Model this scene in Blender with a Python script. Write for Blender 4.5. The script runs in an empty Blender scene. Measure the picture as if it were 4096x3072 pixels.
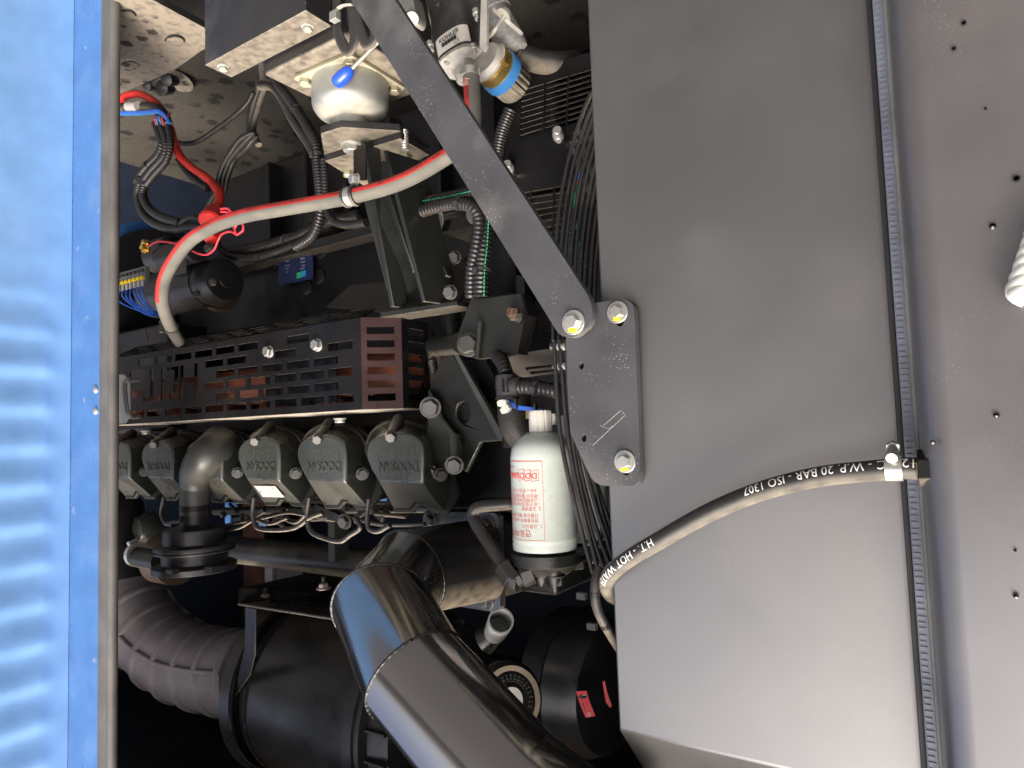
import bpy, math, random
from mathutils import Vector, Matrix
from mathutils.geometry import tessellate_polygon
random.seed(7)
S = bpy.context.scene
COL = S.collection
R_ = math.radians

# ------------------------------------------------------------------ camera
F = 4096 * 24.0 / 36.0
YAW, PITCH, ROLL = R_(33.3), R_(3.8), R_(1.97)
EYE = Vector((0, 0, 1.45))
f0 = Vector((math.sin(YAW), math.cos(YAW), 0))
fw = f0 * math.cos(PITCH) - Vector((0, 0, 1)) * math.sin(PITCH)
dn0 = f0 * math.sin(PITCH) + Vector((0, 0, 1)) * math.cos(PITCH)
r0 = Vector((-math.cos(YAW), math.sin(YAW), 0))
rt = r0 * math.cos(ROLL) + dn0 * math.sin(ROLL)
dn = -r0 * math.sin(ROLL) + dn0 * math.cos(ROLL)
cam = bpy.data.cameras.new('camera')
cam.lens = 24; cam.sensor_width = 36; cam.clip_start = .02; cam.clip_end = 3000
co = bpy.data.objects.new('camera', cam); COL.objects.link(co)
m = Matrix((rt, -dn, -fw)).transposed().to_4x4(); m.translation = EYE
co.matrix_world = m
S.camera = co

# ------------------------------------------------------------------ light
SUN_EL, SUN_AZ = R_(52), R_(205)      # azimuth measured from +Y clockwise: behind the camera
w = bpy.data.worlds.new('World'); S.world = w; w.use_nodes = True
nt = w.node_tree; bg = nt.nodes['Background']
sky = nt.nodes.new('ShaderNodeTexSky'); sky.sky_type = 'NISHITA'; sky.sun_disc = False
sky.sun_elevation = SUN_EL; sky.sun_rotation = SUN_AZ; sky.air_density = .7; sky.dust_density = 8.0; sky.ozone_density = .6
nt.links.new(sky.outputs[0], bg.inputs[0]); bg.inputs[1].default_value = .15
sl = bpy.data.lights.new('sun', 'SUN'); sl.energy = 1.0; sl.angle = R_(24); sl.color = (1, .965, .91)
so = bpy.data.objects.new('sun', sl); COL.objects.link(so)
sd = Vector((math.sin(SUN_AZ) * math.cos(SUN_EL), math.cos(SUN_AZ) * math.cos(SUN_EL), math.sin(SUN_EL)))
so.rotation_euler = sd.to_track_quat('Z', 'Y').to_euler(); so.location = (0, -4, 6)
S.view_settings.view_transform = 'Standard'; S.view_settings.look = 'None'
S.view_settings.exposure = 1.3; S.view_settings.gamma = 1

# ------------------------------------------------------------------ picture -> place
def ray(u, v): return fw + rt * ((u - 2048) / F) + dn * ((v - 1536) / F)
def P(u, v, Y):
    d = ray(u, v); return EYE + d * (Y / d.y)
def D(u, v, d): return EYE + ray(u, v) * d
def H(u, v, z):
    d = ray(u, v); return EYE + d * ((z - EYE.z) / d.z)
def dep(p): return (Vector(p) - EYE).dot(fw)
def pm(u, v, Y): return dep(P(u, v, Y)) / F
def crop(ox, oy, s): return lambda x, y: (ox + x / s, oy + y / s)

class Plane:
    def __init__(s, O, ax, ay):
        s.O = Vector(O); s.ax = Vector(ax).normalized(); a = Vector(ay)
        s.ay = (a - s.ax * a.dot(s.ax)).normalized(); s.n = s.ax.cross(s.ay)
    def px(s, u, v):
        d = ray(u, v); t = (s.O - EYE).dot(s.n) / d.dot(s.n); q = EYE + d * t - s.O
        return (q.dot(s.ax), q.dot(s.ay))
    def to3(s, x, y, z=0): return s.O + s.ax * x + s.ay * y + s.n * z
def YP(Y): return Plane((0, Y, 0), (1, 0, 0), (0, 0, 1))      # n = -Y, towards the eye
def ZP(z): return Plane((0, 0, z), (1, 0, 0), (0, 1, 0))      # n = +Z
def P3(a, b, c):
    a, b, c = map(Vector, (a, b, c)); p = Plane(a, b - a, c - a)
    if p.n.dot(EYE - a) < 0: p = Plane(a, a - b, c - a)
    return p

def rnd(pts, r, n=4):
    out = []; N = len(pts)
    for i in range(N):
        a, b, c = Vector(pts[i - 1]), Vector(pts[i]), Vector(pts[(i + 1) % N])
        rr = r[i] if isinstance(r, (list, tuple)) else r
        la, lc = (a - b).length, (c - b).length
        k = min(rr, la * .48, lc * .48)
        if k < 1e-6: out.append(tuple(b)); continue
        p, q = b + (a - b) / la * k, b + (c - b) / lc * k
        for j in range(n + 1):
            t = j / n; out.append(tuple(p * (1 - t) ** 2 + b * 2 * t * (1 - t) + q * t * t))
    return out
def ell(cx, cy, rx, ry=None, n=16, a=0):
    ry = ry or rx; o = []
    for i in range(n):
        t = 2 * math.pi * i / n; x, y = rx * math.cos(t), ry * math.sin(t)
        o.append((cx + x * math.cos(a) - y * math.sin(a), cy + x * math.sin(a) + y * math.cos(a)))
    return o
def smooth(pts, n=8):
    pts = [Vector(p) for p in pts]; q = [pts[0] * 2 - pts[1]] + pts + [pts[-1] * 2 - pts[-2]]; o = []
    for i in range(1, len(q) - 2):
        for j in range(n):
            t = j / n; a, b, c, d = q[i - 1:i + 3]
            o.append(.5 * ((2 * b) + (c - a) * t + (2 * a - 5 * b + 4 * c - d) * t * t + (3 * b - a - 3 * c + d) * t ** 3))
    o.append(pts[-1]); return o
def resample(pts, step):
    o = [pts[0].copy()]; acc = 0
    for a, b in zip(pts, pts[1:]):
        L = (b - a).length
        if L < 1e-9: continue
        t = step - acc
        while t <= L: o.append(a + (b - a) * (t / L)); t += step
        acc = (acc + L) % step
    return o
def frames(pts, ref=None):
    T = []
    for i in range(len(pts)):
        a = pts[max(i - 1, 0)]; b = pts[min(i + 1, len(pts) - 1)]; T.append((b - a).normalized())
    n = Vector(ref) if ref else (Vector((0, 0, 1)) if abs(T[0].z) < .9 else Vector((1, 0, 0)))
    o = []
    for t in T:
        n = (n - t * n.dot(t)).normalized(); o.append((t, n, t.cross(n)))
    return o

class MB:
    def __init__(s): s.v = []; s.f = []
    def add(s, vs, fs):
        k = len(s.v); s.v += [Vector(q) for q in vs]; s.f += [tuple(k + i for i in f) for f in fs]; return s
    def box(s, x0, x1, y0, y1, z0, z1):
        vs = [(x, y, z) for z in (z0, z1) for y in (y0, y1) for x in (x0, x1)]
        return s.add(vs, [(0, 2, 3, 1), (4, 5, 7, 6), (0, 1, 5, 4), (2, 6, 7, 3), (0, 4, 6, 2), (1, 3, 7, 5)])
    def obox(s, c, ax, ay, hx, hy, hz):
        ax = Vector(ax).normalized(); ay = Vector(ay); ay = (ay - ax * ay.dot(ax)).normalized(); az = ax.cross(ay); c = Vector(c)
        vs = [c + ax * x * hx + ay * y * hy + az * z * hz for z in (-1, 1) for y in (-1, 1) for x in (-1, 1)]
        return s.add(vs, [(0, 2, 3, 1), (4, 5, 7, 6), (0, 1, 5, 4), (2, 6, 7, 3), (0, 4, 6, 2), (1, 3, 7, 5)])
    def lathe(s, p0, axis, prof, n=28, ref=None, cap=True):
        p0 = Vector(p0); t = Vector(axis).normalized(); a = Vector(ref) if ref else (Vector((0, 0, 1)) if abs(t.z) < .9 else Vector((1, 0, 0)))
        a = (a - t * a.dot(t)).normalized(); b = t.cross(a); k = len(s.v)
        for h, r in prof:
            for i in range(n):
                q = 2 * math.pi * i / n; s.v.append(p0 + t * h + (a * math.cos(q) + b * math.sin(q)) * max(r, 1e-5))
        for j in range(len(prof) - 1):
            for i in range(n):
                i2 = (i + 1) % n; s.f.append((k + j * n + i, k + j * n + i2, k + (j + 1) * n + i2, k + (j + 1) * n + i))
        if cap:
            s.f.append(tuple(k + i for i in reversed(range(n)))); s.f.append(tuple(k + (len(prof) - 1) * n + i for i in range(n)))
        return s
    def cyl(s, a, b, r, r2=None, n=20):
        a, b = Vector(a), Vector(b); return s.lathe(a, b - a, [(0, r), ((b - a).length, r if r2 is None else r2)], n)
    def tube(s, pts, r, n=10, flat=1.0, ref=None):
        fr = frames(pts, ref); k = len(s.v); N = len(pts)
        for i, (t, a, b) in enumerate(fr):
            rr = r(i, N) if callable(r) else r
            for j in range(n):
                q = 2 * math.pi * j / n; s.v.append(pts[i] + a * math.cos(q) * rr * flat + b * math.sin(q) * rr)
        for i in range(N - 1):
            for j in range(n):
                j2 = (j + 1) % n; s.f.append((k + i * n + j, k + i * n + j2, k + (i + 1) * n + j2, k + (i + 1) * n + j))
        s.f.append(tuple(k + j for j in reversed(range(n)))); s.f.append(tuple(k + (N - 1) * n + j for j in range(n)))
        return s
    def rib(s, pts, r, pitch=.007, n=10):
        q = resample(pts, pitch / 4)
        return s.tube(q, lambda i, N: r if i % 4 in (0, 1) else r * .88, n)
    def plate(s, pl, outline, holes=(), th=.004):
        loops = [list(outline)] + [list(h) for h in holes]
        def area(l): return sum(l[i - 1][0] * l[i][1] - l[i][0] * l[i - 1][1] for i in range(len(l)))
        loops = [(l if (area(l) > 0) == (i == 0) else l[::-1]) for i, l in enumerate(loops)]
        flat = [q for l in loops for q in l]
        tris = tessellate_polygon([[Vector((x, y, 0)) for x, y in l] for l in loops])
        k = len(s.v); n = len(flat)
        s.v += [pl.to3(x, y, 0) for x, y in flat] + [pl.to3(x, y, -th) for x, y in flat]
        for a, b, c in tris:
            A, B, C = flat[a], flat[b], flat[c]
            if (B[0] - A[0]) * (C[1] - A[1]) - (B[1] - A[1]) * (C[0] - A[0]) < 0: a, b, c = a, c, b
            s.f.append((k + a, k + b, k + c)); s.f.append((k + n + a, k + n + c, k + n + b))
        o = 0
        for l in loops:
            for i in range(len(l)):
                a, b = o + i, o + (i + 1) % len(l); s.f.append((k + a, k + n + a, k + n + b, k + b))
            o += len(l)
        return s
    def pxplate(s, pl, outline, holes=(), th=.004):
        return s.plate(pl, [pl.px(*q) for q in outline], [[pl.px(*q) for q in h] for h in holes], th)
    def loft(s, rings, cap=True):
        k = len(s.v); n = len(rings[0])
        for r in rings: s.v += [Vector(q) for q in r]
        for j in range(len(rings) - 1):
            for i in range(n):
                i2 = (i + 1) % n; s.f.append((k + j * n + i, k + j * n + i2, k + (j + 1) * n + i2, k + (j + 1) * n + i))
        if cap:
            s.f.append(tuple(k + i for i in reversed(range(n)))); s.f.append(tuple(k + (len(rings) - 1) * n + i for i in range(n)))
        return s
    def torus(s, c, axis, R, r, n=28, m_=8):
        c = Vector(c); t = Vector(axis).normalized(); a = Vector((0, 0, 1)) if abs(t.z) < .9 else Vector((1, 0, 0))
        a = (a - t * a.dot(t)).normalized(); b = t.cross(a); k = len(s.v)
        for i in range(n):
            q = 2 * math.pi * i / n; e = a * math.cos(q) + b * math.sin(q)
            for j in range(m_):
                p = 2 * math.pi * j / m_; s.v.append(c + e * (R + r * math.cos(p)) + t * r * math.sin(p))
        for i in range(n):
            for j in range(m_):
                i2, j2 = (i + 1) % n, (j + 1) % m_; s.f.append((k + i * m_ + j, k + i2 * m_ + j, k + i2 * m_ + j2, k + i * m_ + j2))
        return s

def tag(o, label=None, cat=None, group=None, kind=None):
    if label: o['label'] = label
    if cat: o['category'] = cat
    if group: o['group'] = group
    if kind: o['kind'] = kind
    return o
def build(name, mb, mat, parent=None, bev=0, ang=35, seg=2, label=None):
    off = Vector((0, 0, 0)); q = parent
    while q is not None: off += q.location; q = q.parent
    me = bpy.data.meshes.new(name); me.from_pydata([tuple(v - off) for v in mb.v], [], mb.f); me.validate()
    import bmesh
    bm = bmesh.new(); bm.from_mesh(me); bmesh.ops.recalc_face_normals(bm, faces=bm.faces); bm.to_mesh(me); bm.free()
    me.materials.append(mat); me.shade_smooth(); me.set_sharp_from_angle(angle=R_(ang))
    o = bpy.data.objects.new(name, me); COL.objects.link(o); o.parent = parent
    if bev:
        b = o.modifiers.new('bevel', 'BEVEL'); b.width = bev; b.segments = seg; b.limit_method = 'ANGLE'; b.angle_limit = R_(32); b.harden_normals = False
    if label: o['label'] = label
    return o
def thing(name, label, cat, loc=(0, 0, 0), group=None):
    o = bpy.data.objects.new(name, None); COL.objects.link(o); o.location = loc; o.empty_display_size = .02
    return tag(o, label, cat, group)
def copy_tree(o, parent=None):
    c = o.copy(); COL.objects.link(c); c.parent = parent
    for ch in list(o.children):
        copy_tree(ch, c)
    return c

# ------------------------------------------------------------------ materials
def mat(name, col, rough=.45, metal=0, dust=0, speck=0, bump=0, bscale=400, vary=.12, dustcol=(.27, .232, .172), spec=.5, scratch=0, lo=.25, hi=.8, aniso=None, coat=0, dscale=60, spots=0, coatior=1.5, smudge=0):
    M = bpy.data.materials.new(name); M.use_nodes = True; t = M.node_tree; N = t.nodes; L = t.links
    b = N['Principled BSDF']; b.inputs['Roughness'].default_value = rough; b.inputs['Metallic'].default_value = metal
    b.inputs['Specular IOR Level'].default_value = spec; b.inputs['Coat Weight'].default_value = coat; b.inputs['Coat IOR'].default_value = coatior; b.inputs['Coat Roughness'].default_value = max(.06, rough - .06)
    g = N.new('ShaderNodeNewGeometry')
    def noise(sc, det=3, vec=None):
        n = N.new('ShaderNodeTexNoise'); n.inputs['Scale'].default_value = sc; n.inputs['Detail'].default_value = det
        L.new(vec or g.outputs['Position'], n.inputs['Vector']); return n.outputs[0]
    def rng(x, a, c, d=0, e=1):
        n = N.new('ShaderNodeMapRange'); n.inputs[1].default_value = a; n.inputs[2].default_value = c; n.inputs[3].default_value = d; n.inputs[4].default_value = e
        n.clamp = True; L.new(x, n.inputs[0]); return n.outputs[0]
    def mth(op, a, c):
        n = N.new('ShaderNodeMath'); n.operation = op; n.use_clamp = op != 'MULTIPLY_ADD'
        for i, q in enumerate((a, c)):
            if isinstance(q, (int, float)): n.inputs[i].default_value = q
            else: L.new(q, n.inputs[i])
        return n.outputs[0]
    def mix(fac, a, c):
        n = N.new('ShaderNodeMix'); n.data_type = 'RGBA'
        L.new(fac, n.inputs[0])
        for i, q in ((6, a), (7, c)):
            if isinstance(q, tuple): n.inputs[i].default_value = (*q, 1)
            else: L.new(q, n.inputs[i])
        return n.outputs[2]
    c2 = tuple(max(0, x * (1 - vary * 2)) for x in col); c3 = tuple(min(1, x * (1 + vary * 2)) for x in col)
    out = mix(rng(noise(14, 5), .3, .7), c2, c3); rf = None
    if dust:
        sx = N.new('ShaderNodeSeparateXYZ'); L.new(g.outputs['Normal'], sx.inputs[0])
        up = rng(sx.outputs[2], lo, hi)
        k = mth('MULTIPLY', up, rng(noise(dscale, 6), .28, .62, .35, 1)); k = mth('MULTIPLY', k, dust)
        film = mth('MULTIPLY', rng(noise(9, 4), .45, .75), .028 * dust)
        k = mth('ADD', k, film); dc = mix(rng(noise(700, 2), .3, .7), tuple(x * .8 for x in dustcol), dustcol)
        out = mix(k, out, dc); rf = k
        if spots:
            vo = N.new('ShaderNodeTexVoronoi'); vo.inputs['Scale'].default_value = spots; L.new(g.outputs['Position'], vo.inputs['Vector'])
            jit = mth('ADD', vo.outputs['Distance'], mth('MULTIPLY', noise(90, 3), .35))
            s1 = rng(jit, .50, .44); s1 = mth('MULTIPLY', s1, rng(noise(9, 2), .40, .50))
            out = mix(s1, out, tuple(x * .16 for x in dustcol))
    if speck:
        vo = N.new('ShaderNodeTexVoronoi'); vo.inputs['Scale'].default_value = 260; L.new(g.outputs['Position'], vo.inputs['Vector'])
        sp = mth('MULTIPLY', rng(vo.outputs['Distance'], .16, .10), rng(noise(22, 4), .5, .66)); sp = mth('MULTIPLY', sp, speck)
        out = mix(sp, out, (.55, .52, .46))
        cl = mth('MULTIPLY', rng(noise(7, 6), .52, .72), .16 * speck); out = mix(cl, out, (.42, .38, .3))
    if scratch:
        mp = N.new('ShaderNodeMapping'); mp.inputs['Rotation'].default_value = (.3, .9, .5); mp.inputs['Scale'].default_value = (9, 160, 9); L.new(g.outputs['Position'], mp.inputs['Vector'])
        sc = mth('MULTIPLY', rng(noise(3, 2, mp.outputs[0]), .665, .70), rng(noise(6, 2), .48, .6)); sc = mth('MULTIPLY', sc, scratch)
        out = mix(sc, out, (.5, .48, .44))
    L.new(out, b.inputs['Base Color'])
    r = rng(noise(25, 4), .3, .7, max(.03, rough - .07), min(1, rough + .08))
    if smudge:
        r = rng(noise(5, 6), .35, .68, rough - .07 * smudge, rough + .10 * smudge); L.new(r, b.inputs['Coat Roughness'])
    if rf is not None: r = mth('ADD', r, mth('MULTIPLY', rf, .6))
    L.new(r, b.inputs['Roughness'])
    if metal and rf is not None: L.new(mth('SUBTRACT', metal, rf), b.inputs['Metallic'])
    if bump:
        bp = N.new('ShaderNodeBump'); bp.inputs['Strength'].default_value = bump; bp.inputs['Distance'].default_value = .001
        L.new(noise(bscale, 3), bp.inputs['Height']); L.new(bp.outputs[0], b.inputs['Normal'])
    return M
BLK = mat('black_powder_coat', (.006, .006, .007), .27, dust=.5, speck=.06, bump=.08, vary=.03, spec=.2)
BLKD = mat('dusty_black_steel', (.014, .014, .015), .35, dust=1.0, speck=.5, bump=.2, lo=.3, hi=.7)
STRUT = mat('speckled_black_steel', (.045, .047, .052), .42, dust=.5, speck=1.0, bump=.2)
GRAY = mat('charcoal_powder_coat', (.012, .0131, .0128), .42, dust=.05, speck=.22, bump=.16, bscale=420, vary=.03, spec=.9, coat=1, coatior=2.15, smudge=.5)
POST = mat('charcoal_post_paint', (.045, .041, .043), .30, dust=.2, speck=.3, bump=.08, vary=.05, spec=.9, coat=1, coatior=2.0, smudge=1)
BLUE = mat('blue_gloss_paint', (.19, .37, .66), .16, speck=.06, vary=.05, coat=.5)
BLUED = mat('blue_frame_paint', (.058, .15, .36), .3, speck=.5, vary=.05, scratch=.3)
SEAL = mat('grey_rubber_seal', (.085, .083, .078), .55, dust=.12, bump=.4, bscale=900)
SEALR = mat('ribbed_rubber_trim', (.15, .165, .205), .35, speck=.3, bump=.1, bscale=600)
RUB = mat('black_rubber', (.02, .02, .021), .5, dust=.85, lo=.1, hi=.9)
DUCT = mat('grey_black_rubber_duct', (.15, .135, .145), .5, dust=.25, bump=.3, bscale=300)
PLA = mat('black_corrugated_plastic', (.012, .012, .013), .36, dust=.2, lo=.4, hi=.95)
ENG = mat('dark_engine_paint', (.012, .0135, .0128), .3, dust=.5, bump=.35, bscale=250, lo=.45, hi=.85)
COV = mat('rocker_cover_paint', (.034, .038, .034), .23, spec=.8, dust=.38, bump=.2, bscale=300, lo=.35, hi=1.05, dustcol=(.22, .19, .14), vary=.04, dscale=18)
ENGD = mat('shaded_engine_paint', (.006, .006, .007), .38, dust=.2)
ZN = mat('zinc_plate', (.36, .37, .34), .46, metal=.7, dust=.7, dustcol=(.50, .44, .33), lo=.45, hi=.95, bump=.15)
ZY = mat('yellow_zinc_plate', (.40, .385, .28), .35, metal=.8, dust=.9, dustcol=(.47, .41, .30))
STL = mat('bright_bolt_steel', (.50, .51, .48), .28, metal=.8, dust=.35, dustcol=(.6, .56, .45))
STLD = mat('dull_bolt_steel', (.050, .051, .049), .36, metal=.35, dust=.35)
DUST = mat('dust_covered_tray', (.05, .048, .045), .6, dust=1.25, bump=.4, bscale=500, lo=.2, hi=.6, dustcol=(.29, .25, .19), spots=22, vary=.05)
FLOOR = mat('dusty_floor_paint', (.02, .02, .02), .6, dust=.85, lo=.2, hi=.6, spots=13, dustcol=(.078, .068, .052))
RED = mat('red_cable_sheath', (.46, .022, .016), .35, vary=.06)
REDP = mat('red_hose_stripe', (.34, .02, .016), .65, vary=.1)
HOSE = mat('dusty_grey_hose', (.075, .075, .07), .7, dust=1.0, dustcol=(.16, .15, .122), lo=-.3, hi=.5, bump=.5, bscale=120, dscale=25)
FILT = mat('pale_green_enamel', (.45, .505, .475), .25, vary=.0, coat=.3)
CAPW = mat('white_plastic', (.52, .52, .48), .4, vary=.05)
INK = mat('black_ink', (.01, .01, .01), .6)
INKR = mat('red_ink', (.50, .07, .05), .5)
INKW = mat('white_ink', (.75, .75, .72), .5)
YEL = mat('yellow_paint_mark', (.85, .62, .01), .45, vary=.05)
RUST = mat('red_brown_manifold', (.16, .045, .022), .75, dust=.4, bump=.6, bscale=150, vary=.25)
RUSTD = mat('rusty_steel', (.075, .042, .026), .8, bump=.5)
BRS = mat('brass', (.65, .45, .14), .3, metal=.9)
BLUP = mat('blue_plastic', (.02, .08, .52), .25, vary=.05)
BLUB = mat('light_blue_plastic', (.04, .17, .42), .35, vary=.06)
BLUW = mat('blue_wire', (.03, .14, .62), .35)
CAST = mat('speckled_cast_aluminium', (.34, .33, .30), .5, metal=.4, dust=.5, bump=.9, bscale=220, vary=.3, dustcol=(.55, .52, .46))
LABW = mat('white_paper_label', (.40, .39, .36), .5, vary=.03)
PLATEN = mat('navy_name_plate', (.02, .03, .09), .3)
GRN = mat('green_print', (.05, .45, .12), .4)
CYA = mat('cyan_print', (.03, .30, .70), .4)
PIPE = mat('glossy_black_pipe', (.010, .0095, .0095), .19, dust=.1, speck=.15, vary=.05, lo=.75, hi=1, spec=1, coat=1, coatior=2.6, bump=.06, bscale=60)
PIPED = mat('dusty_black_pipe', (.009, .009, .009), .2, dust=.6, speck=.1, lo=.2, hi=.9, dustcol=(.30, .25, .18))
HOUS = mat('satin_black_housing', (.010, .0105, .012), .32, dust=.2, bump=.1)
ROPE = mat('white_cord', (.75, .76, .66), .8, vary=.06)
BLUS = mat('blue_alternator_paint', (.02, .09, .24), .35, vary=.08)
BROWN = mat('red_brown_panel', (.10, .045, .035), .7, vary=.2)
GREENW = mat('green_wire', (.03, .38, .16), .5)
GLUE = mat('weld_bead_paint', (.012, .012, .012), .2, speck=.5, bump=1, bscale=300)

# ------------------------------------------------------------------ small kit
def unit_bolt():
    b = MB(); n = 6
    b.lathe((0, 0, 0), (0, 0, 1), [(0, 1), (.62, 1), (.74, .9)], 6); return b
_cache = {}
def shared(key, mk, mt, name):
    if (key, mt.name) not in _cache:
        o = build(name, mk(), mt, None, ang=30); _cache[(key, mt.name)] = o.data; bpy.data.objects.remove(o)
    return _cache[(key, mt.name)]
def inst(name, key, mk, mt, parent, pos, axis, s, spin=0):
    me = shared(key, mk, mt, name); o = bpy.data.objects.new(name, me); COL.objects.link(o); o.parent = parent
    off = Vector((0, 0, 0)); q = parent
    while q is not None: off += q.location; q = q.parent
    o.location = Vector(pos) - off
    o.rotation_mode = 'QUATERNION'
    from mathutils import Quaternion
    o.rotation_quaternion = Vector(axis).to_track_quat('Z', 'Y') @ Quaternion((0, 0, 1), spin)
    o.scale = (s, s, s) if not isinstance(s, tuple) else s
    return o
mk_hex = lambda: MB().lathe((0, 0, 0), (0, 0, 1), [(0, 1), (.62, 1), (.75, .88)], 6)
mk_wash = lambda: MB().lathe((0, 0, 0), (0, 0, 1), [(0, 1), (.13, 1), (.16, .96)], 20)
mk_stud = lambda: MB().lathe((0, 0, 0), (0, 0, 1), [(q * .12, 1 if q % 2 else .86) for q in range(18)], 12)
NY = Vector((0, -1, 0)); UP = Vector((0, 0, 1))
def bolt(par, pos, axis=NY, s=.008, mt=None, wash=1.55, spin=.2, mark=False, h=1):
    from mathutils import Quaternion
    mt = mt or STL; axis = Vector(axis).normalized()
    key = ('bolt', round(s, 5), round(h, 3)); me = shared(key, lambda: MB().lathe((0, 0, 0), (0, 0, 1), [(0, s), (.62 * s * h, s), (.75 * s * h, .88 * s)], 6), mt, 'bolt')
    o = bpy.data.objects.new('bolt', me); COL.objects.link(o); o.parent = par
    off = Vector((0, 0, 0)); q = par
    while q is not None: off += q.location; q = q.parent
    up = .15 * s * wash if wash else 0
    o.location = Vector(pos) + axis * up - off; o.rotation_mode = 'QUATERNION'
    o.rotation_quaternion = axis.to_track_quat('Z', 'Y') @ Quaternion((0, 0, 1), spin)
    if wash:
        W = s * wash; mw = shared(('washer', round(W, 5)), lambda: MB().lathe((0, 0, 0), (0, 0, 1), [(0, W), (.13 * W, W), (.16 * W, W * .96)], 24), mt, 'washer')
        wo = bpy.data.objects.new('washer', mw); COL.objects.link(wo); wo.parent = o; wo.location = (0, 0, -up)
    if mark:
        qi = o.rotation_quaternion.inverted(); c = qi @ (UP * s * 1.0 + axis * s * .3); mb = MB().obox(c, qi @ Vector((1, 0, 0)), qi @ axis, s * .42, s * .42, s * .28)
        me = bpy.data.meshes.new('paint_mark'); me.from_pydata([tuple(v) for v in mb.v], [], mb.f); me.materials.append(YEL)
        k_ = bpy.data.objects.new('paint_mark', me); COL.objects.link(k_); k_.parent = o
        b = k_.modifiers.new('bevel', 'BEVEL'); b.width = s * .15; b.segments = 2
    return o
def clampring(par, c, axis, R, wdt=.010, mt=None, scr=(0, 0, -1), name='hose_clamp'):
    mt = mt or STL; c = Vector(c); axis = Vector(axis).normalized(); scr = Vector(scr); scr = (scr - axis * scr.dot(axis)).normalized()
    mb = MB().lathe(c - axis * wdt / 2, axis, [(0, R), (0, R + .0012), (wdt, R + .0012), (wdt, R)], 28)
    tg = axis.cross(scr)
    o = build(name, mb, mt, par)
    mb = MB().cyl(c + scr * (R + .005) - tg * .012, c + scr * (R + .005) + tg * .010, .0048, n=12)
    mb.cyl(c + scr * (R + .005) + tg * .010, c + scr * (R + .005) + tg * .015, .0062, n=6)
    build('clamp_screw', mb, mt, o)
    return o
_txt = {}
def textgeo(s, size=1.0, ext=0):
    k = (s, ext)
    if k not in _txt:
        cu = bpy.data.curves.new('lettering', 'FONT'); cu.body = s; cu.size = 1; cu.align_x = 'CENTER'; cu.align_y = 'CENTER'; cu.resolution_u = 2; cu.extrude = ext
        ob = bpy.data.objects.new('lettering', cu); COL.objects.link(ob); bpy.context.view_layer.update()
        me = bpy.data.meshes.new_from_object(ob.evaluated_get(bpy.context.evaluated_depsgraph_get()))
        _txt[k] = ([v.co.copy() for v in me.vertices], [tuple(p.vertices) for p in me.polygons])
        bpy.data.objects.remove(ob); bpy.data.meshes.remove(me)
    vs, fs = _txt[k]; return [v * size for v in vs], fs
def _refine(vs, fs):
    import bmesh
    bm = bmesh.new(); V = [bm.verts.new(v) for v in vs]
    for f in fs:
        try: bm.faces.new([V[i] for i in f])
        except ValueError: pass
    for _ in range(4):
        bmesh.ops.triangulate(bm, faces=bm.faces[:])
        E = [e for e in bm.edges if e.calc_length() > .17]
        if not E: break
        bmesh.ops.subdivide_edges(bm, edges=E, cuts=1)
    bmesh.ops.triangulate(bm, faces=bm.faces[:]); bm.verts.index_update()
    o = ([v.co.copy() for v in bm.verts], [tuple(v.index for v in f.verts) for f in bm.faces]); bm.free(); return o
def text_at(par, s, O, xd, yd, size, mt, ext=0, lift=.0005, stretch=1, name='lettering', bold=0):
    vs, fs = textgeo(s, 1, ext / size if ext else 0); O = Vector(O); xd = Vector(xd).normalized(); yd = Vector(yd); yd = (yd - xd * yd.dot(xd)).normalized(); n = xd.cross(yd)
    mb = MB().add([O + xd * v.x * size * stretch + yd * v.y * size + n * (v.z * size + lift) for v in vs], fs)
    if bold:
        for dx, dy in ((bold, 0), (0, bold), (-bold, 0)): mb.add([O + xd * (v.x * size * stretch + dx) + yd * (v.y * size + dy) + n * (v.z * size + lift + abs(dx) * .05 + abs(dy)*.09) for v in vs], fs)
    return build(name, mb, mt, par)
class Path:
    def __init__(s, pts):
        s.p = pts; s.L = [0]
        for a, b in zip(pts, pts[1:]): s.L.append(s.L[-1] + (b - a).length)
    def at(s, d):
        d = max(0, min(d, s.L[-1] - 1e-6)); i = 0
        while s.L[i + 1] < d: i += 1
        a, b = s.p[i], s.p[i + 1]; t = (d - s.L[i]) / max(1e-9, s.L[i + 1] - s.L[i]); p = a.lerp(b, t)
        T0 = (s.p[min(i + 2, len(s.p) - 1)] - s.p[max(i - 1, 0)]).normalized()
        c = EYE - p; Nn = (c - T0 * c.dot(T0)).normalized(); return p, T0, Nn, T0.cross(Nn)
    def surf(s, d, ang, r):
        p, T0, Nn, B = s.at(d); return p + (Nn * math.cos(ang) - B * math.sin(ang)) * r       # ang > 0 goes to text-up
    def near(s, q): return min(range(len(s.p)), key=lambda i: (s.p[i] - q).length)
def hose_text(par, path, s, d0, ang, r, size, mt, name='lettering', stretch=1):
    vs, fs = _refine(*textgeo(s))
    mb = MB().add([path.surf(d0 + v.x * size * stretch, ang + v.y * size / r, r + .0006) for v in vs], fs)
    return build(name, mb, mt, par)
def hose_stripe(par, path, d0, d1, a0, a1, r, mt, name='stripe', n=60, m_=5):
    mb = MB(); vs = []; fs = []
    for i in range(n + 1):
        for j in range(m_ + 1): vs.append(path.surf(d0 + (d1 - d0) * i / n, a0 + (a1 - a0) * j / m_, r + .0003))
    for i in range(n):
        for j in range(m_): k = i * (m_ + 1) + j; fs.append((k, k + 1, k + m_ + 2, k + m_ + 1))
    return build(name, mb.add(vs, fs), mt, par)

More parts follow.
